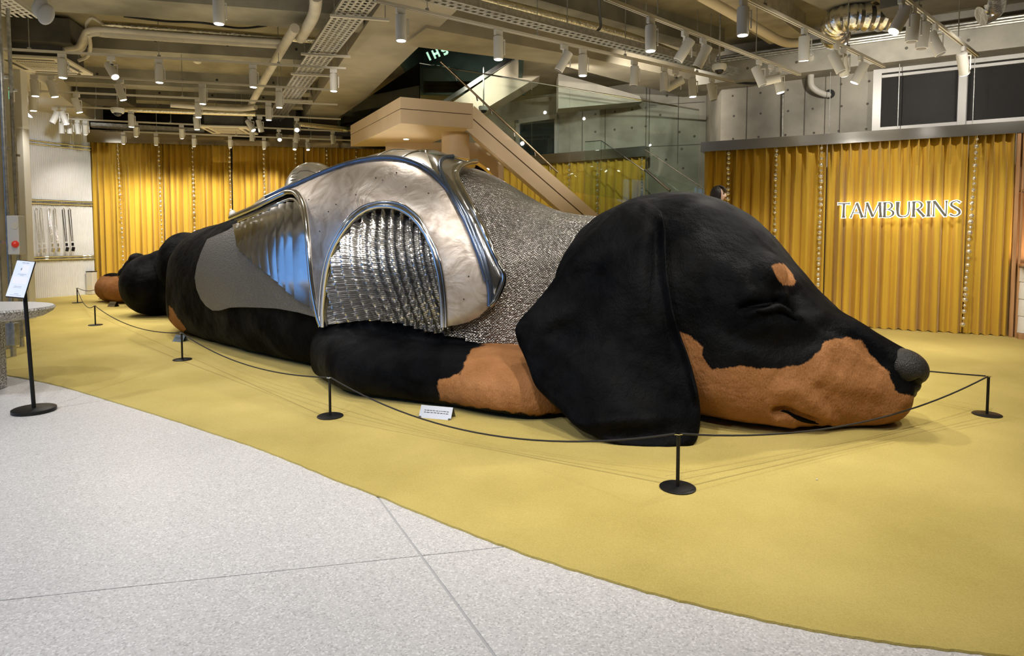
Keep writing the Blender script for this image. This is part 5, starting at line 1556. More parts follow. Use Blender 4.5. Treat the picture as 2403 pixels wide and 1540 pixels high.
# shoulder mail in the arch, pleated into standing folds
ARCH_IN = [(776, 764), (775, 735), (777, 700), (780, 668), (786, 632), (795, 600), (808, 570), (824, 545), (843, 522), (866, 505), (890, 496), (916, 494), (942, 498), (968, 512), (990, 533), (1008, 560), (1022, 592), (1032, 628), (1039, 668), (1043, 710), (1044, 764)]
MAILP = [(770, 762), (768, 730), (770, 690), (775, 650), (784, 605), (800, 565), (820, 538), (845, 513), (880, 492), (916, 486), (950, 494), (985, 520), (1015, 560), (1034, 610), (1046, 670), (1050, 730), (1062, 785), (1030, 782), (1000, 778), (965, 766), (935, 758), (890, 752), (850, 752), (815, 756)]
def folds(px, py):
    a = (px - 900) - (py - 500) * .16 * (.4 + .6 * min(1, max(0, (px - 790) / 150))) + 10 * math.sin((py - 480) / 75)
    return .038 * math.sin(a / 21.5 * 2 * math.pi) + .07 * math.sin(max(0, min(1, (py - 480) / 280)) * math.pi)
def link_uv(px, py, p):
    a = (px - 900) - (py - 500) * .16 * (.4 + .6 * min(1, max(0, (px - 790) / 150))) + 10 * math.sin((py - 480) / 75)
    return (a / 21.5 * .135, hull_uv(px, py, p)[1])
patch('shoulder_mail', MAILP, .006, .03, M['mail_links'], dog, 4, bulge=folds, uvs=link_uv)
# overlapping lames fanning out under the rear arch
lam_top = [(553, 532), (572, 522), (590, 513), (608, 504), (626, 497), (645, 491), (664, 486), (682, 481), (700, 480), (728, 500), (742, 560)]
lam_bot = [(564, 580), (570, 592), (584, 600), (602, 616), (624, 634), (646, 651), (664, 666), (682, 682), (703, 700), (740, 722), (772, 752)]
lam_mid = [(560, 556), (574, 556), (584, 556), (599, 558), (618, 560), (638, 562), (658, 564), (677, 566), (698, 575), (735, 605), (752, 650)]
for k in range(10):
    def side_pts(i):
        return [lam_top[i], lam_mid[i], lam_bot[i]]
    def q3(P, t): 
        a, b, c = P; m_ = (b[0] * 2 - (a[0] + c[0]) / 2, b[1] * 2 - (a[1] + c[1]) / 2)
        return tuple((1 - t) ** 2 * a[d] + 2 * t * (1 - t) * m_[d] + t * t * c[d] for d in (0, 1))
    Lp, Rp = side_pts(k), side_pts(k + 1)
    if k < 9: Rp = [(p[0] + 4, p[1] + 1) for p in Rp]
    poly = [q3(Lp, t / 8) for t in range(9)] + [q3(Rp, 1 - t / 8) for t in range(9)]
    cx0 = [q3(Lp, t / 8)[0] for t in range(9)]
    def tilt(px, py, Lp=Lp, Rp=Rp):
        t = min(1, max(0, (py - Lp[0][1]) / max(1, (Lp[2][1] - Lp[0][1]))))
        a, b = q3(Lp, t)[0], q3(Rp, t)[0]
        s_ = min(1, max(0, (px - a) / max(1, b - a)))
        return .020 * (1 - s_) + .004 * math.sin(s_ * math.pi)
    patch('lame', poly, .030 + .002 * k, .018, M['lame'], dog, 6, bulge=tilt)
# main side plate: arch over the shoulder, strip between the openings, front leg of the arch
RIDGE = [(556, 516), (600, 496), (640, 477), (680, 459), (720, 443), (760, 426), (800, 411), (840, 399), (880, 392), (915, 390), (950, 394), (985, 406), (1015, 424), (1045, 452), (1072, 488), (1096, 528), (1116, 570), (1132, 612), (1143, 650), (1150, 682), (1150, 716)]
OUTR = [(1138, 728), (1122, 742), (1100, 753), (1075, 760), (1046, 764)]
ARCH_OUT = list(reversed(ARCH_IN))
STRIP = [(773, 764), (764, 740), (756, 705), (749, 665), (744, 625), (741, 585), (738, 550), (733, 515), (727, 492), (716, 474), (700, 464), (682, 464), (660, 472), (630, 487), (600, 501), (575, 513), (558, 522)]
main = RIDGE + OUTR + ARCH_OUT + STRIP
mainp = patch('side_plate', main, .085, .045, M['plate'], dog, 8, rise=(.02, 22))
# polished trims along the edges of the plate
trim('arch_trim', ARCH_IN, .030, M['bead_trim'], .095, dog)
trim('arch_trim', [(x + (7 if x > 905 else -7) * (1 if y > 560 else .6), y - (7 if y < 560 else 0)) for x, y in ARCH_IN], .014, M['bead_trim'], .105, dog)
trim('rear_arch_trim', [(556, 521), (600, 503), (640, 485), (672, 470), (695, 463), (714, 470), (728, 492), (735, 522), (740, 560), (744, 605), (749, 655), (756, 700), (765, 740), (773, 763)], .040, M['bead_trim'], .09, dog)
trim('rear_arch_trim', [(568, 524), (610, 507), (645, 492), (675, 479), (694, 474), (708, 482), (718, 502), (725, 530), (730, 565)], .022, M['bead_trim'], .05, dog)
M['blue_enamel'] = mat('ridge_band', (.16, .20, .28), .22, metal=.9)
trim('ridge_band', RIDGE[2:], .032, M['blue_enamel'], .100, dog)
MB().ell(hull_pt(556, 514)[0] + Vector((-.02, -.08, .06)), (.045, .05, .06), 14, 10).build('trim_end', M['ceramic'], kp=dog)
# little scattered rivets
for (px, py) in ((893, 435), (908, 440), (938, 424), (790, 505), (807, 490), (770, 548), (850, 470), (1010, 470), (960, 455), (742, 480), (1100, 650), (1090, 700)):
    p, n = hull_pt(px, py); MB().ell(p + n * .108, (.007, .007, .007), 8, 6).build('rivet', M['black_gloss'], kp=mainp); mainp.children[-1].matrix_parent_inverse = Matrix()
# spine plate: from the near ridge over the top to the far ridge
def to_sj(p):
    i = int(np.argmin((TC[:, 0] - p.x) ** 2 + (TC[:, 1] - p.y) ** 2)); i = min(max(i, 1), len(TC) - 2)
    t = torso.T[i]; u = TL[i] + (p.x - TC[i, 0]) * t[0] + (p.y - TC[i, 1]) * t[1]
    return u, hull_uv(0, 0, p)[1] / 1.15
HG = torso.grid(.0)
def hull_sa(u, a):
    """hull point at arc length u and angle a (0 near side, pi/2 top, pi far side) and its outward normal"""
    fi = np.interp(u, TL, np.arange(len(TL))); i = int(min(fi, torso.n - 2)); k = fi - i
    ring = HG[i] * (1 - k) + HG[i + 1] * k
    c = TC[i] * (1 - k) + TC[i + 1] * k; N = torso.N[i]; zc_ = torso.zcv[i] * (1 - k) + torso.zcv[i + 1] * k
    lat = -((ring[:, 0] - c[0]) * N[0] + (ring[:, 1] - c[1]) * N[1])
    an = np.arctan2(ring[:, 2] - zc_, lat); an = np.where(an < -.6, an + 2 * np.pi, an)
    o_ = np.argsort(an); p = [np.interp(a, an[o_], ring[o_, d]) for d in range(3)]
    q = HULL.find_nearest(Vector(p)); n = q[1]
    if n.dot(Vector(p) - Vector((c[0], c[1], zc_))) < 0: n = -n
    return Vector(p), n
near = [to_sj(hull_pt(x, y)[0]) for x, y in RIDGE[1:] if x <= 1050]
near = sorted(near); us = np.array([n_[0] for n_ in near]); an_ = np.array([n_[1] for n_ in near])
ua, ub = us[0], to_sj(hull_pt(1048, 392)[0])[0]
def sheet(name, u0, u1, a0f, a1f, off, th, m, nu_=46, na=40, parent=None, bul=None):
    fr, bk_ = [], []
    for i in range(nu_ + 1):
        u = u0 + (u1 - u0) * i / nu_
        for j in range(na + 1):
            a = a0f(u) + (a1f(u) - a0f(u)) * j / na
            p, n = hull_sa(u, a); o_ = off + (bul(u, a) if bul else 0)
            fr.append(p + n * o_); bk_.append(p + n * (o_ - th))
    N = len(fr); W_ = na + 1; f = []
    for i in range(nu_):
        for j in range(na):
            a = i * W_ + j; f.append((a, a + 1, a + W_ + 1, a + W_)); f.append((N + a, N + a + W_, N + a + W_ + 1, N + a + 1))
    for j in range(na): f.append((j, N + j, N + j + 1, j + 1)); t = nu_ * W_ + j; f.append((t, t + 1, N + t + 1, N + t))
    for i in range(nu_):
        a, b = i * W_, (i + 1) * W_; f.append((a, b, N + b, N + a)); f.append((a + na, N + a + na, N + b + na, b + na))
    return MB().add(fr + bk_, f, True).build(name, m, kp=dog)
def a_near(u): return float(np.interp(u, us, np.maximum.accumulate(an_[::-1])[::-1] if False else an_))
cut = [ua + (ub - ua) * t for t in (0, .30, .52, .70, .84, 1.0)]
for k in range(5):
    sheet('spine_plate', cut[k], cut[k + 1] - .015, lambda u: a_near(u) - .02, lambda u: math.pi - a_near(u) + .02, .078 + .004 * (k % 2), .04, M['spine'], 14, 40)
# the far flank of the armour repeats the near one
sheet('far_side_plate', cut[1], ub, lambda u: math.pi - a_near(u) + .03, lambda u: math.pi + .05, .075, .04, M['plate'], 24, 24)
for t in (.30, .52, .70, .84):
    u = ua + (ub - ua) * t; MB().tube([hull_sa(u, a_near(u) + (math.pi - 2 * a_near(u)) * j / 24)[0] + Vector((0, 0, .088)) for j in range(25)], .012, 8).build('seam_bead', M['prong'], kp=dog)
# front prong running down from the neck opening
PR = [(1000, 377), (1040, 384), (1075, 392), (1112, 402), (1098, 404), (1082, 410), (1070, 424), (1072, 442), (1090, 476), (1110, 512), (1132, 552), (1152, 592), (1168, 624), (1183, 655), (1176, 676), (1164, 698), (1152, 716), (1150, 682), (1143, 650), (1132, 612), (1116, 570), (1096, 528), (1072, 488), (1045, 452), (1022, 424), (1012, 404)]
patch('front_prong', PR, .092, .05, M['prong'], dog, 6, rise=(.03, 14))
trim('prong_trim', [(1150, 716), (1166, 698), (1183, 655), (1168, 624), (1150, 590), (1130, 549), (1109, 510), (1088, 472), (1072, 442), (1070, 424), (1080, 411), (1098, 403), (1112, 401)], .026, M['chrome'], .110, dog)
trim('prong_groove', [(1130, 690), (1140, 660), (1120, 600), (1092, 535), (1062, 478), (1042, 440), (1032, 412), (1040, 396), (1060, 392)][1:], .024, M['blue_enamel'], .120, dog)
p, n = hull_pt(995, 372); q = MB().lathe([(0, 0), (.06, 0), (.05, .02), (.02, .03), (0, .03)], 20, Matrix.Translation(p + n * .075) @ n.to_track_quat('Z', 'Y').to_matrix().to_4x4()); q.build('spine_knob', M['chrome'], kp=dog)
# far shoulder pad seen over the back
fc = atY(738, 468, 9.75)
padm = MB(); 
def dome(c, r, e=1.0, nu=40, nv=16):
    v, f = [], []
    for i in range(nv + 1):
        t = i / nv * math.pi * .62
        for k in range(nu):
            g = 2 * math.pi * k / nu; v.append((c[0] + r[0] * math.sin(t) ** .9 * math.cos(g), c[1] + r[1] * math.sin(t) ** .9 * math.sin(g), c[2] + r[2] * math.cos(t)))
    for i in range(nv):
        for k in range(nu): k2 = (k + 1) % nu; f.append((i * nu + k, (i + 1) * nu + k, (i + 1) * nu + k2, i * nu + k2))
    f.append(tuple(nv * nu + k for k in range(nu)))
    return v, f
M['pad_white'] = mat('pad_white', (.80, .78, .74), .22, metal=.65, var=.05)
v, f = dome((fc.x, fc.y, fc.z), (.44, .54, .555)); pad = padm.add(v, f, True).build('far_shoulder_pad', M['pad_white'], kp=dog)
def padpt(px, py):
    h = PADB.ray_cast(O, ray(px, py).normalized(), 60)
    return (h[0], h[1]) if h[0] is not None else (atY(px, py, fc.y - .3), Vector((0, -1, 0)))
PADB = BVHTree.FromPolygons(v, f)
for k in range(8):
    a, b = padpt(676 + k * 1.5, 452 - k * 7), padpt(697, 449 - k * 7.2)
    MB().tube([a[0] + a[1] * .004, a[0].lerp(b[0], .5) + a[1] * .02, b[0] + b[1] * .004], .008, 6).build('vent_slat', M['pad_white'], kp=pad)
for (px, py) in ((703, 426), (702, 432), (722, 425), (721, 431)):
    a = padpt(px, py); MB().ell(a[0], (.014, .014, .014), 8, 6).build('vent_hole', M['ink'], kp=pad)
trp = [padpt(x, y) for x, y in ((697, 408), (706, 402), (722, 401), (738, 406), (748, 410))]
MB().tube([a[0] + a[1] * .006 for a in trp], .010, 6).build('seam', M['plate'], kp=pad)
for c_ in pad.children: c_.matrix_parent_inverse = Matrix()
fc2 = atY(655, 480, 9.9); v, f = dome((fc2.x, fc2.y, fc2.z - .05), (.20, .4, .21)); MB().add(v, f, True).build('far_shoulder_cap', M['pad_white'], kp=dog)

# ---- ear: a thick flap hanging from the crown to the carpet
EAR = [(1552, 497), (1530, 480), (1500, 470), (1462, 484), (1430, 506), (1392, 545), (1350, 592), (1312, 638), (1280, 682), (1246, 722), (1222, 748), (1209, 774), (1216, 806), (1228, 832), (1240, 862), (1256, 905), (1284, 936), (1318, 968), (1352, 1002), (1392, 1024), (1440, 1042), (1500, 1053), (1556, 1056), (1600, 1052), (1628, 1043), (1640, 1018), (1644, 975), (1640, 930), (1630, 885), (1616, 838), (1600, 795), (1586, 752), (1574, 700), (1566, 650), (1562, 600), (1562, 550)]
es_ = spline([(p[0], p[1], 0) for p in EAR + EAR[:1]], 5)[:-1]
epts = [(p.x, p.y) for p in es_]
stp = 6
gx = np.arange(1200, 1660, stp); gy = np.arange(462, 1062, stp)
Gd = np.array([(x + (stp / 2 if r % 2 else 0), y) for r, y in enumerate(gy) for x in gx], float)
Gd = Gd[sdist(Gd, epts) > 20]
rings_ = []
ne_ = len(epts); ar_ = sum(epts[i][0] * epts[(i + 1) % ne_][1] - epts[(i + 1) % ne_][0] * epts[i][1] for i in range(ne_)); sg_ = 1 if ar_ > 0 else -1
for d_r in (1.5, 4, 7.5, 12, 16.5):
    for i in range(ne_):
        a_, b_ = Vector(epts[i - 1]), Vector(epts[(i + 1) % ne_]); t_ = (b_ - a_).normalized(); n_i = Vector((-t_.y, t_.x)) * sg_
        q_ = Vector(epts[i]) + n_i * d_r; rings_.append((q_.x, q_.y, d_r))
rings_ = np.array(rings_); okr = np.abs(sdist(rings_[:, :2], epts) - rings_[:, 2]) < .5
Gd = np.r_[rings_[okr][:, :2], Gd]
allp = [Vector(p) for p in epts] + [Vector(g) for g in Gd]; nb = len(epts)
vs, _, tri, *_ = delaunay_2d_cdt(allp, [(i, (i + 1) % nb) for i in range(nb)], [list(range(nb))], 1, 1e-4)
vv = np.array([(p.x, p.y) for p in vs]); de = np.abs(sdist(vv, epts))
Yv = []; 
foot = fl(1500, 1056).y
for (x, y) in vv:
    h = BODY.ray_cast(O, ray(x, y).normalized(), 60)[0]
    yb = h.y if h is not None else 99
    t = min(1, max(0, (y - 480) / (1056 - 480)))
    drape = 5.85 * (1 - t) + foot * t - .12 * math.sin(t * math.pi)
    lx = max(0, (1420 - x) / 210); drape += .55 * lx ** 1.3 * (1 - t) ** .5
    fy = fl(x, max(y, 900)).y if y > 900 else 99
    if y > 985: drape = min(drape, fl(x, y).y - .005) if y > 1030 else drape
    k_ = .06
    a, b = drape, yb - .12
    Yv.append(-k_ * math.log(math.exp(-(a - 5) / k_) + math.exp(-(b - 5) / k_)) + 5 if b < 50 else a)
Yv = np.array(Yv)
# relax the depth over the mesh
nbr = [set() for _ in vv]
for t in tri:
    for a, b in zip(t, t[1:] + t[:1]): nbr[a].add(b); nbr[b].add(a)
nbr = [list(n) for n in nbr]
for _ in range(24): Yv = np.array([.5 * Yv[i] + .5 * Yv[nbr[i]].mean() for i in range(len(Yv))])
def bump2(cx, cy, rx, ry, rot=0.0):
    c, s_ = math.cos(rot), math.sin(rot); X = (vv[:, 0] - cx) * c + (vv[:, 1] - cy) * s_; Y_ = -(vv[:, 0] - cx) * s_ + (vv[:, 1] - cy) * c
    return np.exp(-(X / rx) ** 2 - (Y_ / ry) ** 2)
P4 = np.c_[vv, np.zeros(len(vv))]
Yv -= .07 * bump2(1300, 745, 90, 26, -.5) ; Yv += .08 * bump2(1330, 790, 70, 40, .2); Yv -= .06 * bump2(1470, 985, 110, 22, -.08); Yv += .05 * bump2(1470, 1020, 90, 18)
Yv += .05 * bump2(1400, 640, 60, 26, -.4); Yv -= .05 * bump2(1500, 560, 40, 110); Yv += .05 * bump2(1535, 600, 16, 120, .02); Yv -= .05 * bump2(1350, 620, 50, 30, -.8)
Yv -= .085 * np.exp(-(poly_d(P4, [(1560, 520), (1564, 600), (1570, 670), (1582, 740), (1600, 795), (1622, 860), (1636, 930)]) / 10) ** 2) * (vv[:, 1] < 960)
Yv += .03 * np.exp(-(poly_d(P4, [(1540, 560), (1545, 640), (1558, 720), (1580, 800)]) / 12) ** 2)
rad, thk = 18.0, .085
rnd = np.sqrt(np.clip(1 - (1 - np.clip(de / rad, 0, 1)) ** 2, 0, 1))
fr = [atY(x, y, Yv[i] + .055 * (1 - rnd[i])) for i, (x, y) in enumerate(vv)]
bk_ = [atY(x, y, Yv[i] + thk - .025 * (1 - rnd[i])) for i, (x, y) in enumerate(vv)]
for L_ in (fr, bk_):
    for p in L_: p.z = max(p.z, .014)
N = len(fr); cnt = {}
for t in tri:
    for a, b in zip(t, t[1:] + t[:1]): cnt[(a, b)] = 1
rim = [(a, b) for (a, b) in cnt if (b, a) not in cnt]
MB().add(fr + bk_, [tuple(t) for t in tri] + [tuple(N + i for i in reversed(t)) for t in tri] + [(b, a, N + a, N + b) for a, b in rim], True).build('ear', M['fur_black'], kp=dog)
# far ear: the same flap mirrored across the head, seen only from elsewhere
mv = []
for p in fr + bk_:
    q = np.array([p.x, p.y]); sd_ = (q - hax) @ hn; q = q - 2 * sd_ * hn; mv.append((q[0], q[1], p.z))
MB().add(mv, [tuple(reversed(t)) for t in tri] + [tuple(N + i for i in t) for t in tri] + [(a, b, N + b, N + a) for a, b in rim], True).build('ear', M['fur_black'], kp=dog)

# ---- nose: pebbled leather pad with nostrils and a dark upper lip
M['nose'] = mat('nose', (.012, .012, .011), .45, var=.3, vscale=20, bump=.8, bscale=85, spec=.4)
nz = MB()
nzc = atY(2128, 870, 5.16)
nz.ell(nzc + Vector((.0, .05, .02)), (.185, .24, .150), 32, 20, Matrix.Rotation(-.35, 4, 'Z') @ Matrix.Rotation(.25, 4, 'Y'))
nz.ell(atY(2112, 852, 5.20) + Vector((0, .06, 0)), (.19, .20, .10), 32, 20, Matrix.Rotation(-.35, 4, 'Z') @ Matrix.Rotation(.45, 4, 'Y'))
nz.ell(atY(2118, 912, 5.19) + Vector((0, .06, 0)), (.14, .17, .085), 28, 16, Matrix.Rotation(-.35, 4, 'Z') @ Matrix.Rotation(.35, 4, 'Y'))
nz.ell(atY(2130, 897, 5.14) + Vector((0, .06, 0)), (.12, .16, .12), 28, 16)
tmp = nz.build('tmp_nose'); rm = tmp.modifiers.new('r', 'REMESH'); rm.mode = 'VOXEL'; rm.voxel_size = .011; rm.use_smooth_shade = True
smo = tmp.modifiers.new('s', 'SMOOTH'); smo.iterations = 6
dg = bpy.context.evaluated_depsgraph_get(); dg.update()
nme = bpy.data.meshes.new_from_object(tmp.evaluated_get(dg)); bpy.data.objects.remove(tmp)
c = np.zeros(len(nme.vertices) * 3); nme.vertices.foreach_get('co', c); c = c.reshape(-1, 3); n = np.zeros_like(c).reshape(-1); nme.vertices.foreach_get('normal', n); n = n.reshape(-1, 3)
P = proj(c)
d_ = -.05 * np.exp(-(poly_d(P, [(2095, 890), (2110, 904), (2126, 908), (2146, 903), (2158, 896)]) / 6) ** 2) - .03 * np.exp(-((P[:, 0] - 2100) / 8) ** 2 - ((P[:, 1] - 884) / 8) ** 2)
c += n * d_[:, None]; nme.vertices.foreach_set('co', c.reshape(-1)); nme.polygons.foreach_set('use_smooth', [True] * len(nme.polygons)); nme.update()
nme.materials.clear(); nme.materials.append(M['nose'])
no_ = link('nose', nme, None); keep(no_, dog)
# dark gap of the mouth corner and the closed eyelid
def bpt(px, py):
    h = BODY.ray_cast(O, ray(px, py).normalized(), 60); return (h[0], h[1]) if h[0] is not None else (atY(px, py, 5.8), Vector((0, -1, 0)))
def strip(name, pts, r, m, off):
    out = [bpt(p.x, p.y) for p in spline([(a[0], a[1], 0) for a in pts], 5)]; P_ = [a + b * off for a, b in out]
    rs = [r * (.25 + .75 * math.sin(math.pi * (i + .5) / len(P_))) for i in range(len(P_))]
    return MB().tube(P_, rs, 10).build(name, m, kp=dog)
strip('mouth_line', [(1822, 967), (1845, 966), (1870, 980), (1905, 992), (1940, 998)], .022, M['fur_black'], -.012)
strip('eyelid', [(1752, 722), (1785, 717), (1818, 714), (1840, 722), (1862, 736)], .020, M['fur_black'], .004)
strip('lower_eyelid', [(1775, 732), (1805, 727), (1826, 722), (1848, 734), (1868, 750)], .030, M['fur_black'], .004)
# ================================================================= BARRIER
POST = .345
pp = [(243, 703, 'half behind the tan hind paw'), (182, 712, 'farthest left, before the white fluted wall'), (224, 765, 'second from the left on the carpet'), (428, 847, 'beside the blue floor plaque near the belly'), (775, 981, 'by the foreleg elbow'), (1590, 1150, 'nearest the camera, before the hanging ear'), (2316, 977, 'at the far right, before the nose')]
mbase = MB().lathe([(0, 0), (.108, 0), (.112, .003), (.112, .007), (.106, .011), (0, .012)], 36).mesh('base'); mbase.materials.append(M['black_metal'])
mpole = MB().lathe([(0, .010), (.0115, .010), (.0115, POST - .006), (0, POST - .006)], 14).mesh('pole'); mpole.materials.append(M['black_metal'])
mtop = MB().lathe([(0, POST - .006), (.014, POST - .006), (.014, POST), (0, POST + .002)], 14).box((.016, 0, POST - .004), (.018, .006, .006)).box((-.016, 0, POST - .004), (.018, .006, .006)).mesh('cap'); mtop.materials.append(M['chrome'])
PT = []
for (px, py, t) in pp:
    p = fl(px, py); p.z = .012
    e = empty('stanchion', p); tag(e, 'low black barrier post, ' + t, 'barrier post', 'low black barrier posts')
    for n, m_ in (('base', mbase), ('pole', mpole), ('cap', mtop)): link(n, m_, None, e)
    PT.append(p + Vector((0, 0, POST - .004)))
p = Vector((1.75, 9.5, .012)); e = empty('stanchion', p); tag(e, 'low black barrier post hidden behind the head at the end of the far rope', 'barrier post', 'low black barrier posts')
for n, m_ in (('base', mbase), ('pole', mpole), ('cap', mtop)): link(n, m_, None, e)
PT.append(p + Vector((0, 0, POST - .004)))
ropes = [(0, 1, .10, 'at the far left end'), (1, 2, .19, 'slack between the two leftmost posts'), (2, 3, .13, 'along the haunch'), (3, 4, .13, 'along the belly to the elbow'), (4, 5, .235, 'before the paw and hanging ear'), (5, 6, .17, 'before the muzzle'), (6, 7, .12, 'behind the nose')]
for a, b, s, t in ropes:
    A, B = PT[a], PT[b]; d = (B - A).normalized() * .022; A = A + d; B = B - d
    pts = [A.lerp(B, k / 24) - Vector((0, 0, 4 * s * (k / 24) * (1 - k / 24))) for k in range(25)]
    o = MB().tube(pts, .0065, 8).build('barrier_rope', M['black_rope']); tag(o, 'thin black barrier rope ' + t, 'rope', 'black barrier ropes')

# ---- silver floor plaques, folded like tents
def plaque(px, py, w, h, label, rz, m, lean):
    p = fl(px, py); e = empty('floor_plaque', (p.x, p.y, .012), rz); tag(e, label, 'plaque', 'silver tent plaques on the carpet')
    dpt = h * .62; t = .006
    MB().prism([Vector((-w / 2, -dpt, .0)), Vector((-w / 2, -dpt + t, 0)), Vector((-w / 2, t, h)), Vector((-w / 2, 0, h))], (w, 0, 0)).build('front_face', m, e)
    MB().prism([Vector((-w / 2, dpt, .0)), Vector((-w / 2, dpt - t, 0)), Vector((-w / 2, 0, h - .001)), Vector((-w / 2, t, h - .001))], (w, 0, 0)).build('back_face', m, e)
    g = MB(); rr = random.Random(3)
    nrm = Vector((0, -h, dpt)).normalized(); up = Vector((0, dpt, h)).normalized()
    for r in range(2):
        x = -w * .36
        while x < w * .36:
            l = rr.uniform(.01, .03); c = Vector((x + l / 2, -dpt, 0)) + up * ((.62 - .16 * r) * Vector((0, dpt, h)).length) + nrm * .0015
            g.box(c, (l, .001, h * .06), Matrix.Rotation(-math.atan2(dpt, h), 3, 'X')); x += l + .008
    g.build('text_line', M['ink'], e)
    for k in (-1, 1): MB().box((k * w * .46, -dpt + .01, .006), (.02, .03, .012)).build('foot', m, e)
M['plaque_blue'] = mat('plaque_blue', (.42, .55, .75), .3, metal=.8)
plaque(1026, 982, .30, .095, 'silver tent plaque on the carpet by the foreleg', -.30, mat('plaque_steel', (.26, .27, .29), .35, metal=1), 0)
plaque(424, 803, .19, .095, 'bluish tent plaque on the carpet behind a barrier post near the belly', -.35, M['plaque_blue'], 0)
plaque(266, 721, .20, .11, 'small grey tent plaque on the carpet before the haunch', -.35, M['steel'], 0)
o = MB().ell(fl(1917, 1131) + Vector((0, 0, .016)), (.008, .006, .004), 8, 6).build('paper_scrap', M['white_paint']); tag(o, 'tiny white paper scrap on the carpet before the muzzle', 'scrap')

# ================================================================= LEFT EDGE: sign stand, stone table, column, alarm
p = fl(80, 966)
e = empty('sign_stand', (p.x, p.y, 0)); tag(e, 'black floor stand holding a tilted white information panel at far left', 'sign stand')
MB().lathe([(0, 0), (.165, 0), (.170, .004), (.170, .030), (.160, .036), (0, .037)], 48).build('base', M['black_metal'], e)
tp = atY(58, 688, p.y + .01); MB().tube([(0, 0, .03), tuple(tp - Vector((p.x, p.y, 0)))], .0165, 14).build('pole', M['black_metal'], e)
c4 = [atY(13, 697, p.y - .10), atY(57, 701, p.y - .06), atY(83.5, 615, p.y + .10), atY(41, 611, p.y + .06)]
cN = (c4[1] - c4[0]).cross(c4[3] - c4[0]).normalized()
if cN.y > 0: cN = -cN
MB().prism([q - cN * .012 for q in c4], cN * .02).build('panel', M['black_metal'], kp=e)
face = MB().prism([c4[0].lerp(c4[2], .015) + cN * .0085, c4[1].lerp(c4[3], .015) + cN * .0085, c4[2].lerp(c4[0], .015) + cN * .0085, c4[3].lerp(c4[1], .015) + cN * .0085], cN * .002).build('printed_face', M['sign_face'], kp=e)
def onp(u, v): return (c4[0].lerp(c4[1], u)).lerp(c4[3].lerp(c4[2], u), v) + cN * .0106
def pq(mb, u0, v0, u1, v1): mb.prism([onp(u0, v0), onp(u1, v0), onp(u1, v1), onp(u0, v1)], cN * .0006)
mb = MB(); pq(mb, .12, .36, .88, .55); pq(mb, .42, .66, .80, .88)
mb.build('picture_print', M['sign_pale'], kp=face)
mb = MB(); rr = random.Random(2)
for (v, u0, u1, h) in ((.925, .35, .72, .018), (.615, .30, .74, .012), (.585, .42, .62, .010), (.285, .30, .68, .012), (.255, .26, .70, .008), (.09, .42, .64, .012), (.055, .22, .80, .008)):
    u_ = u0
    while u_ < u1:
        w = rr.uniform(.02, .06); pq(mb, u_, v, min(u1, u_ + w), v + h); u_ += w + .018
pq(mb, .555, .47, .60, .52); pq(mb, .36, .73, .44, .79)
mb.build('text_print', M['sign_text'], kp=face)
for o in face.children: o.matrix_parent_inverse = Matrix()
# stone table
tc = atZ(-60, 722, .86)
e = empty('stone_table', (tc.x, tc.y, 0)); tag(e, 'grey stone table with a rough speckled edge at the left border', 'table')
prof = [(0, .74), (.50, .74), (.62, .765), (.70, .81), (.725, .845), (.715, .862), (0, .864)]
o = MB().lathe(prof[:-1] + [(.70, .863), (0, .8635)], 64).build('tabletop', M['stone'], e); o.scale = (1.0, .75, 1)
o = MB().lathe([(0, .8638), (.705, .8638), (.705, .8655), (0, .866)], 64).build('polished_top', M['stone_top'], e); o.scale = (1, .75, 1)
lr_ = (6 - CX) / F * (tc.y + .2) - tc.x
MB().box((lr_ - .3, 0, .372), (.6, .4, .744), bev=.02).build('leg', M['stone'], e)
# concrete column with conduits
cx = fl(22, 842)
xr = (20 - CX) / F * (cx.y + .7)
o = MB().box((xr - .45, cx.y + .35, SZ / 2), (.9, .7, SZ), bev=.015).build('trim_column', M['concrete_wall']); o['kind'] = 'structure'
for i, (px, py, r) in enumerate(((32, 838, .026), (52, 815, .024), (8, 845, .02))):
    q = fl(px, py)
    e = empty('conduit', (q.x, q.y, 0)); tag(e, 'vertical steel conduit on the left column, %s' % ('with a junction box low down beside the table', 'farther back with a junction box by the carpet', 'thin one hard against the picture edge')[i], 'conduit', 'conduits on the left column')
    MB().cyl((0, 0, .02), (0, 0, SZ), r, 12).build('tube', M['galv'], e)
    if i < 2:
        MB().box((0, .0, .30), (.12, .09, .30), bev=.008).build('junction_box', M['galv'], e)
        MB().cyl((0, 0, 0), (0, 0, .15), r * 1.25, 12).build('coupling', M['galv'], e)
    for z in (1.5, 2.7, 3.6): MB().box((0, .03, z), (.09, .05, .03)).build('clamp', M['galv'], e)
q = atY(30, 552, 8.18)
e = empty('fire_alarm', (q.x, q.y, q.z)); tag(e, 'white fire alarm box with a red lamp and grey speaker on the left column', 'fire alarm')
MB().box((0, .06, 0), (.15, .12, .50), bev=.008).build('case', M['white_paint'], e)
MB().lathe([(0, 0), (.045, 0), (.04, .02), (.02, .04), (0, .045)], 20, Matrix.Translation((.03, 0, -.115)) @ Matrix.Rotation(math.pi / 2, 4, 'X')).build('red_lamp', M['red_lamp'], e)
MB().lathe([(0, 0), (.045, 0), (.045, .004), (0, .004)], 24, Matrix.Translation((.03, .0, .12)) @ Matrix.Rotation(math.pi / 2, 4, 'X')).build('speaker', M['ac_white'], e)
# white frame post between the column and the fluted wall
q0 = atY(47, 232, 12.0); q1 = fl(66, 738)
o = MB().box((q0.x + .02, 12.0, 2.32), (.13, .16, 4.64), bev=.01).build('trim_post', M['white_paint']); o['kind'] = 'structure'
o = MB().box((atY(25, 400, 12.3).x, 12.3, 2.3), (.36, .08, 4.6)).build('trim_panel', M['white_wall']); o['kind'] = 'structure'
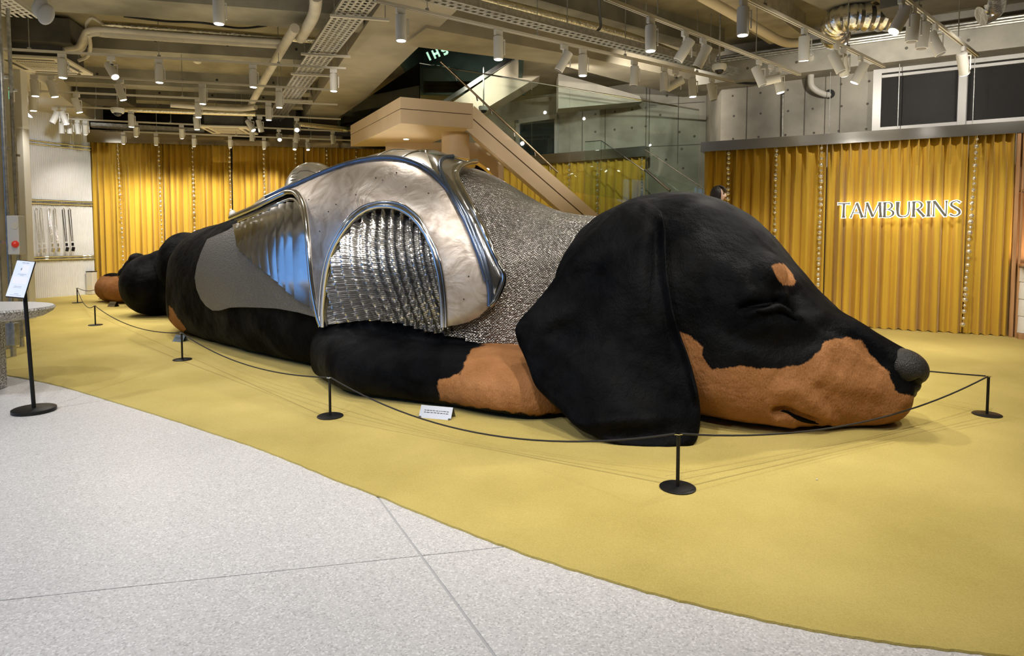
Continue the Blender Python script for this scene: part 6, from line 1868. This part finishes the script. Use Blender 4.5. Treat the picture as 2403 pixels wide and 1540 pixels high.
# lit window slit high on the soffit side
o = MB().prism([atY(51, 250, 14.2), atY(77, 276, 14.9), atY(60, 268, 14.5), atY(51, 262, 14.2)], (-.06, 0, 0)).build('strip_light', mat('strip_glow', (1, 1, 1), .4, emit=(.9, .95, 1), es=4)); tag(o, 'small lit white strip lamp under the soffit by the fluted wall', 'lamp')
# phone straps hanging on the fluted wall
def strap(px, kind, label):
    q, n = min(ring, key=lambda r: abs(CX + F * r[0].x / r[0].y - px))
    z = HC + (550 - 492) / F * q.y; t = Vector((q.x, q.y, z)) + n * .03; e = empty('strap', t); tag(e, label, 'strap', 'straps hung on the fluted wall')
    m = M['clear_plastic'] if kind == 0 else M['chrome'] if kind == 1 else M['black_gloss']
    mb = MB()
    for k in range(26):
        z = -.03 - k * .031
        for s_ in (-1, 1):
            mb.ell((s_ * (.028 - .012 * k / 26) + .045 * k / 26, -.03, z), (.012, .009, .016), 7, 5)
    mb.build('chain', m, e)
    MB().tube([(-.03, -.02, -.01), (0, -.03, .02), (.03, -.02, -.01)], .008, 6).build('hook', M['chrome'], e)
    MB().cyl((0, 0, .01), (0, -.04, .01), .008, 8).build('peg', M['chrome'], e)
    MB().box((.05, -.03, -.90), (.05, .03, .08), bev=.006).build('clasp', m, e)
    MB().box((.06, -.03, -1.02), (.065, .045, .11), Matrix.Rotation(.25, 3, 'Y'), .01).build('pendant_bottle', M['black_gloss'] if kind == 2 else m, e)
for i, (px, k) in enumerate(((89, 0), (100, 0), (119, 1), (132, 1), (153, 2), (167, 2))):
    strap(px, k, ('clear beaded', 'silver chain', 'black')[k] + ' hanging strap on the fluted wall, ' + ('first', 'second')[i % 2] + ' of its pair from the left')
q = fl(231, 690)
e = empty('air_purifier', (q.x, q.y - .25, 0.012)); tag(e, 'small white upright box appliance between the fluted wall and the curtain', 'appliance')
MB().box((0, 0, .30), (.17, .2, .6), bev=.015).build('case', M['white_paint'], e); MB().box((0, 0, .605), (.175, .205, .02)).build('lid', M['ink'], e); MB().box((.0, -.102, .16), (.12, .004, .16)).build('vent', M['ac_white'], e)

# ================================================================= RIGHT EDGE: shelf with white ceramic cylinders
ks = cr_at(2374, .10)
kd = Vector((CR1[0] - CR0[0], CR1[1] - CR0[1], 0)).normalized(); kn = Vector((kd.y, -kd.x, 0))
if kn.y > 0: kn = -kn
KR = Matrix((kd, -kn, Vector((0, 0, 1)))).transposed()
e = empty('shelf_unit', (ks[0], ks[1], .012), math.atan2(kd.y, kd.x)); tag(e, 'light wooden shelf unit with posts at the right border', 'shelf')
H = 3.13
for (x, y, w, n) in ((.01, -.02, .05, 'post'), (.07, -.05, .03, 'post')):
    MB().box((x, y, H / 2), (w, .06, H), bev=.006).build(n, M['wood'], e)
MB().box((.75, .28, H / 2), (1.36, .03, H)).build('back_panel', M['wood'], e)
MB().box((.75, .02, .04), (1.36, .5, .08)).build('plinth', M['wood'], e)
for z in (1.12, 2.24):
    s_ = MB().box((.75, -.02, z), (1.38, .56, .035), bev=.004).build('shelf_board', M['wood'], e)
    MB().box((.62, -.31, z - .028), (1.2, .02, .012)).build('rail', M['steel'], s_)
    MB().box((.16, -.30, z + .0), (.06, .03, .05)).build('bracket', M['black_metal'], s_)
MB().box((.75, .0, H - .02), (1.36, .5, .04)).build('top_board', M['wood'], e)
l = bpy.data.lights.new('shelf_lamp', 'AREA'); l.energy = 16; l.size = .9; l.size_y = .1; l.shape = 'RECTANGLE'; l.color = (1, .72, .42)
lo = bpy.data.objects.new('shelf_lamp', l); lo.location = Vector((ks[0], ks[1], 0)) + kd * .7 - kn * .10 + Vector((0, 0, 1.18)); lo.rotation_euler = (math.pi, 0, math.atan2(kd.y, kd.x)); COL.objects.link(lo)
mcup = MB()
nn = 40; v = []; f = []
prof = [(.150, 0), (.166, .005), (.158, .255), (.150, .26), (0, .26)]
mcyl = MB().lathe([(0, 0), (.152, 0), (.158, .004), (.150, .250), (.146, .256), (0, .257)], 40).mesh('body'); mcyl.materials.append(M['ceramic'])
rr = random.Random(9); sp_ = MB()
for k in range(14):
    a = rr.uniform(-2.6, -.4); z = rr.uniform(.03, .23); r = .155 - .008 * z / .25
    sp_.ell((r * math.cos(a), r * math.sin(a), z), (.004, .004, .004), 6, 4)
for a in (-1.9, -.8): sp_.box((.158 * math.cos(a), .158 * math.sin(a), .03), (.004, .004, .05))
msp = sp_.mesh('speckle'); msp.materials.append(M['ink'])
def pot(i, x, z, label):
    p = Vector((ks[0], ks[1], 0)) + kd * x + kn * .05
    q = empty('ceramic_cylinder', (p.x, p.y, z), math.atan2(kd.y, kd.x) + R.uniform(-.2, .2)); tag(q, label, 'cylinder', 'white ceramic cylinders')
    link('body', mcyl, None, q); link('speckle', msp, None, q)
row = ['top', 'middle', 'bottom']
for k in range(3): pot(k, .30, 2.275 + .26 * (2 - k), 'white speckled ceramic cylinder on the upper shelf, %s of its stack of three' % row[k])
row4 = ['topmost', 'second from the top', 'third from the top', 'lowest']
for k in range(4): pot(k, .23, .095 + .26 * (3 - k) - .0, 'white speckled ceramic cylinder by the floor, %s of its stack of four' % row4[k])
p = Vector((ks[0], ks[1], 0)) + kd * .36 + kn * .12
q = empty('gold_ornament', (p.x, p.y, 1.1375 + .012)); tag(q, 'round gold ornament on a stand inside the lit shelf at the right border', 'ornament')
MB().cyl((0, 0, 0), (0, 0, .62), .012, 10).build('stem', M['gold'], q); MB().lathe([(0, 0), (.07, 0), (.07, .012), (0, .015)], 20).build('base', M['gold'], q)
MB().lathe([(0, -.012), (.13, -.01), (.145, 0), (.13, .012), (0, .018)], 28, Matrix.Translation((0, 0, .70)) @ Matrix.Rotation(math.pi / 2, 4, 'X')).build('disc', M['gold'], q)
p = fl(2339, 790)
q = empty('bollard', (p.x, p.y, .012)); tag(q, 'slim brushed steel cylinder standing on the carpet before the right curtain', 'bollard')
MB().lathe([(0, .008), (.028, .008), (.028, .35), (.024, .362), (0, .364)], 24).build('tube', M['steel'], q); MB().lathe([(0, 0), (.05, 0), (.05, .006), (0, .009)], 24).build('base', M['steel'], q); MB().lathe([(.0285, .34), (.0295, .34), (.0295, .345), (.0285, .345)], 20).build('ring', M['ink'], q)

# ================================================================= WOMAN BEHIND THE DOG
wp = atY(1680, 452, 8.6)
hz = wp.z; gx, gy = wp.x, wp.y
step = empty('step_platform', (gx, gy, .012)); tag(step, 'low beige step platform behind the dog\'s head', 'platform')
fz = hz - 1.52 - .012
MB().box((0, 0, fz / 2), (1.3, .9, fz), bev=.01).build('block', M['beige'], step); MB().box((0, 0, fz - .004), (1.28, .88, .012)).build('top_board', M['beige'], step)
wz = fz + .014
w = empty('person', (gx, gy, wz)); tag(w, 'woman with long dark hair and a fringe looking right, in dark coat behind the dog', 'person')
def skin_body(name, verts, edges, radii, m, parent, lv=2):
    me = bpy.data.meshes.new(name); me.from_pydata(verts, edges, []); o = bpy.data.objects.new(name, me); COL.objects.link(o)
    sk = o.modifiers.new('skin', 'SKIN'); ss = o.modifiers.new('sub', 'SUBSURF'); ss.levels = ss.render_levels = lv
    for i, r in enumerate(radii): me.skin_vertices[0].data[i].radius = r if isinstance(r, tuple) else (r, r)
    me.skin_vertices[0].data[0].use_root = True
    dg = bpy.context.evaluated_depsgraph_get(); dg.update()
    m2 = bpy.data.meshes.new_from_object(o.evaluated_get(dg)); bpy.data.objects.remove(o)
    for pl in m2.polygons: pl.use_smooth = True
    m2.materials.clear(); return link(name, m2, m, parent)
# body facing +x (to the right): x forward, y left
bv = [(0, 0, .86), (0, 0, 1.0), (0, 0, 1.16), (.0, 0, 1.29), (.01, 0, 1.36), (.02, 0, 1.42)]
br = [(.13, .15), (.115, .13), (.12, .15), (.11, .15), (.05, .055), (.048, .05)]
be = [(0, 1), (1, 2), (2, 3), (3, 4), (4, 5)]
for s_ in (-1, 1):
    i0 = len(bv); bv += [(0, s_ * .09, .80), (.01, s_ * .095, .45), (-.01, s_ * .10, .08), (.10, s_ * .11, .03)]; br += [.085, .062, .042, .035]; be += [(0, i0), (i0, i0 + 1), (i0 + 1, i0 + 2), (i0 + 2, i0 + 3)]
    i0 = len(bv); bv += [(0, s_ * .17, 1.28), (-.01, s_ * .215, 1.04), (.06, s_ * .20, .82), (.09, s_ * .19, .74)]; br += [.055, .042, .032, .034]; be += [(3, i0), (i0, i0 + 1), (i0 + 1, i0 + 2), (i0 + 2, i0 + 3)]
    for k in range(4):
        j = len(bv); bv += [(.10 + .012 * k, s_ * (.175 + .01 * k), .69), (.105 + .012 * k, s_ * (.175 + .01 * k), .66 + .006 * abs(k - 1.5))]; br += [.010, .008]; be += [(i0 + 3, j), (j, j + 1)]
    j = len(bv); bv += [(.125, s_ * .165, .72), (.14, s_ * .16, .69)]; br += [.011, .009]; be += [(i0 + 3, j), (j, j + 1)]
skin_body('body', bv, be, br, M['skin'], w)
cv = [(0, 0, .55), (0, 0, .82), (0, 0, 1.0), (0, 0, 1.16), (.0, 0, 1.29), (.005, 0, 1.36)]; cr = [(.17, .19), (.15, .17), (.13, .145), (.14, .175), (.13, .18), (.08, .09)]; ce = [(0, 1), (1, 2), (2, 3), (3, 4), (4, 5)]
for s_ in (-1, 1):
    i0 = len(cv); cv += [(0, s_ * .175, 1.285), (-.01, s_ * .22, 1.04), (.055, s_ * .205, .84)]; cr += [.085, .062, .050]; ce += [(4, i0), (i0, i0 + 1), (i0 + 1, i0 + 2)]
skin_body('coat', cv, ce, cr, M['coat'], w)
lv_ = [(0, 0, .86)]; lr = [.14]; le = []
for s_ in (-1, 1):
    i0 = len(lv_); lv_ += [(0, s_ * .09, .78), (.01, s_ * .095, .45), (-.01, s_ * .10, .10)]; lr += [.10, .075, .06]; le += [(0, i0), (i0, i0 + 1), (i0 + 1, i0 + 2)]
skin_body('trousers', lv_, le, lr, M['coat'], w)
for s_ in (-1, 1): MB().ell((.045, s_ * .105, .035), (.13, .048, .036), 16, 8).build('shoe', M['ink'], w)
# head: profile facing right, turned a little towards the camera
HZ = hz - wz - .0
hm = MB(); nu, nv_ = 36, 26; v = []; f = []
for i in range(nv_ + 1):
    t = math.pi * i / nv_
    for k in range(nu):
        g = 2 * math.pi * k / nu
        x, y, z = .088 * math.sin(t) * math.cos(g), .070 * math.sin(t) * math.sin(g), .112 * math.cos(t)
        if z < 0: 
            sq = 1 - .28 * min(1, -z / .112); y *= sq; x = x * (sq if x < 0 else 1 - .10 * min(1, -z / .11))
        if x > 0:
            fr = math.exp(-(y / .016) ** 2)
            x += .020 * fr * math.exp(-((z + .022) / .018) ** 2) + .008 * fr * math.exp(-((z - .0) / .03) ** 2)
            x += .007 * math.exp(-(y / .024) ** 2) * math.exp(-((z + .060) / .009) ** 2) + .006 * math.exp(-(y / .022) ** 2) * math.exp(-((z + .095) / .014) ** 2)
            x -= .008 * math.exp(-((abs(y) - .030) / .014) ** 2) * math.exp(-((z - .008) / .012) ** 2)
        v.append((x, y, z))
for i in range(nv_):
    for k in range(nu):
        k2 = (k + 1) % nu; f.append((i * nu + k, (i + 1) * nu + k, (i + 1) * nu + k2, i * nu + k2))
hm.add(v, f, True)
hrot = -.42
HM = Matrix.Translation((.03, 0, HZ - .03)) @ Matrix.Rotation(hrot, 4, 'Z')
def onhead(mb, name, m):
    mb.v = [tuple(HM @ Vector(p)) for p in mb.v]; return mb.build(name, m, w)
onhead(hm, 'head', M['skin'])
for s_ in (-1, 1):
    onhead(MB().ell((.076, s_ * .030, .008), (.010, .012, .006), 12, 8), 'eye', M['ink'])
    onhead(MB().box((.083, s_ * .031, .026), (.008, .028, .005), None, .001), 'eyebrow', M['hair'])
    onhead(MB().ell((-.005, s_ * .072, -.005), (.016, .008, .028), 12, 8), 'ear', M['skin'])
onhead(MB().ell((.093, 0, -.060), (.006, .020, .007), 12, 8), 'lips', mat('lips', (.45, .16, .14), .4))
hb_ = MB(); v = []; f = []
rows, cols = 16, 30
for i in range(rows + 1):
    t = i / rows
    for k in range(cols + 1):
        g = math.radians(62) + math.radians(236) * k / cols          # open at the face (+x)
        if t < .45:
            a = t / .45 * math.pi / 2; r = math.sin(a); z = .128 * math.cos(a)
            x, y = .104 * r * math.cos(g), .090 * r * math.sin(g)
        else:
            q_ = (t - .45) / .55; z = -.27 * q_; wv = 1 + .05 * math.sin(k * 1.7) * q_ - .10 * q_
            x, y = (.104 * math.cos(g) - .02 * q_) * wv, .090 * math.sin(g) * wv
        v.append((x, y, z))
for i in range(rows):
    for k in range(cols): a = i * (cols + 1) + k; f.append((a, a + 1, a + cols + 2, a + cols + 1))
hb_.add(v, f, True)
for k in range(9):                                                   # fringe strands
    y = -.05 + k * .0125
    hb_.tube([(.02, y * .6, .118), (.070, y * .9, .095), (.094, y, .058), (.096, y, .030)], [.014, .013, .010, .004], 6)
ho = onhead(hb_, 'hair', M['hair'])
so = ho.modifiers.new('thick', 'SOLIDIFY'); so.thickness = .012; so.offset = -1
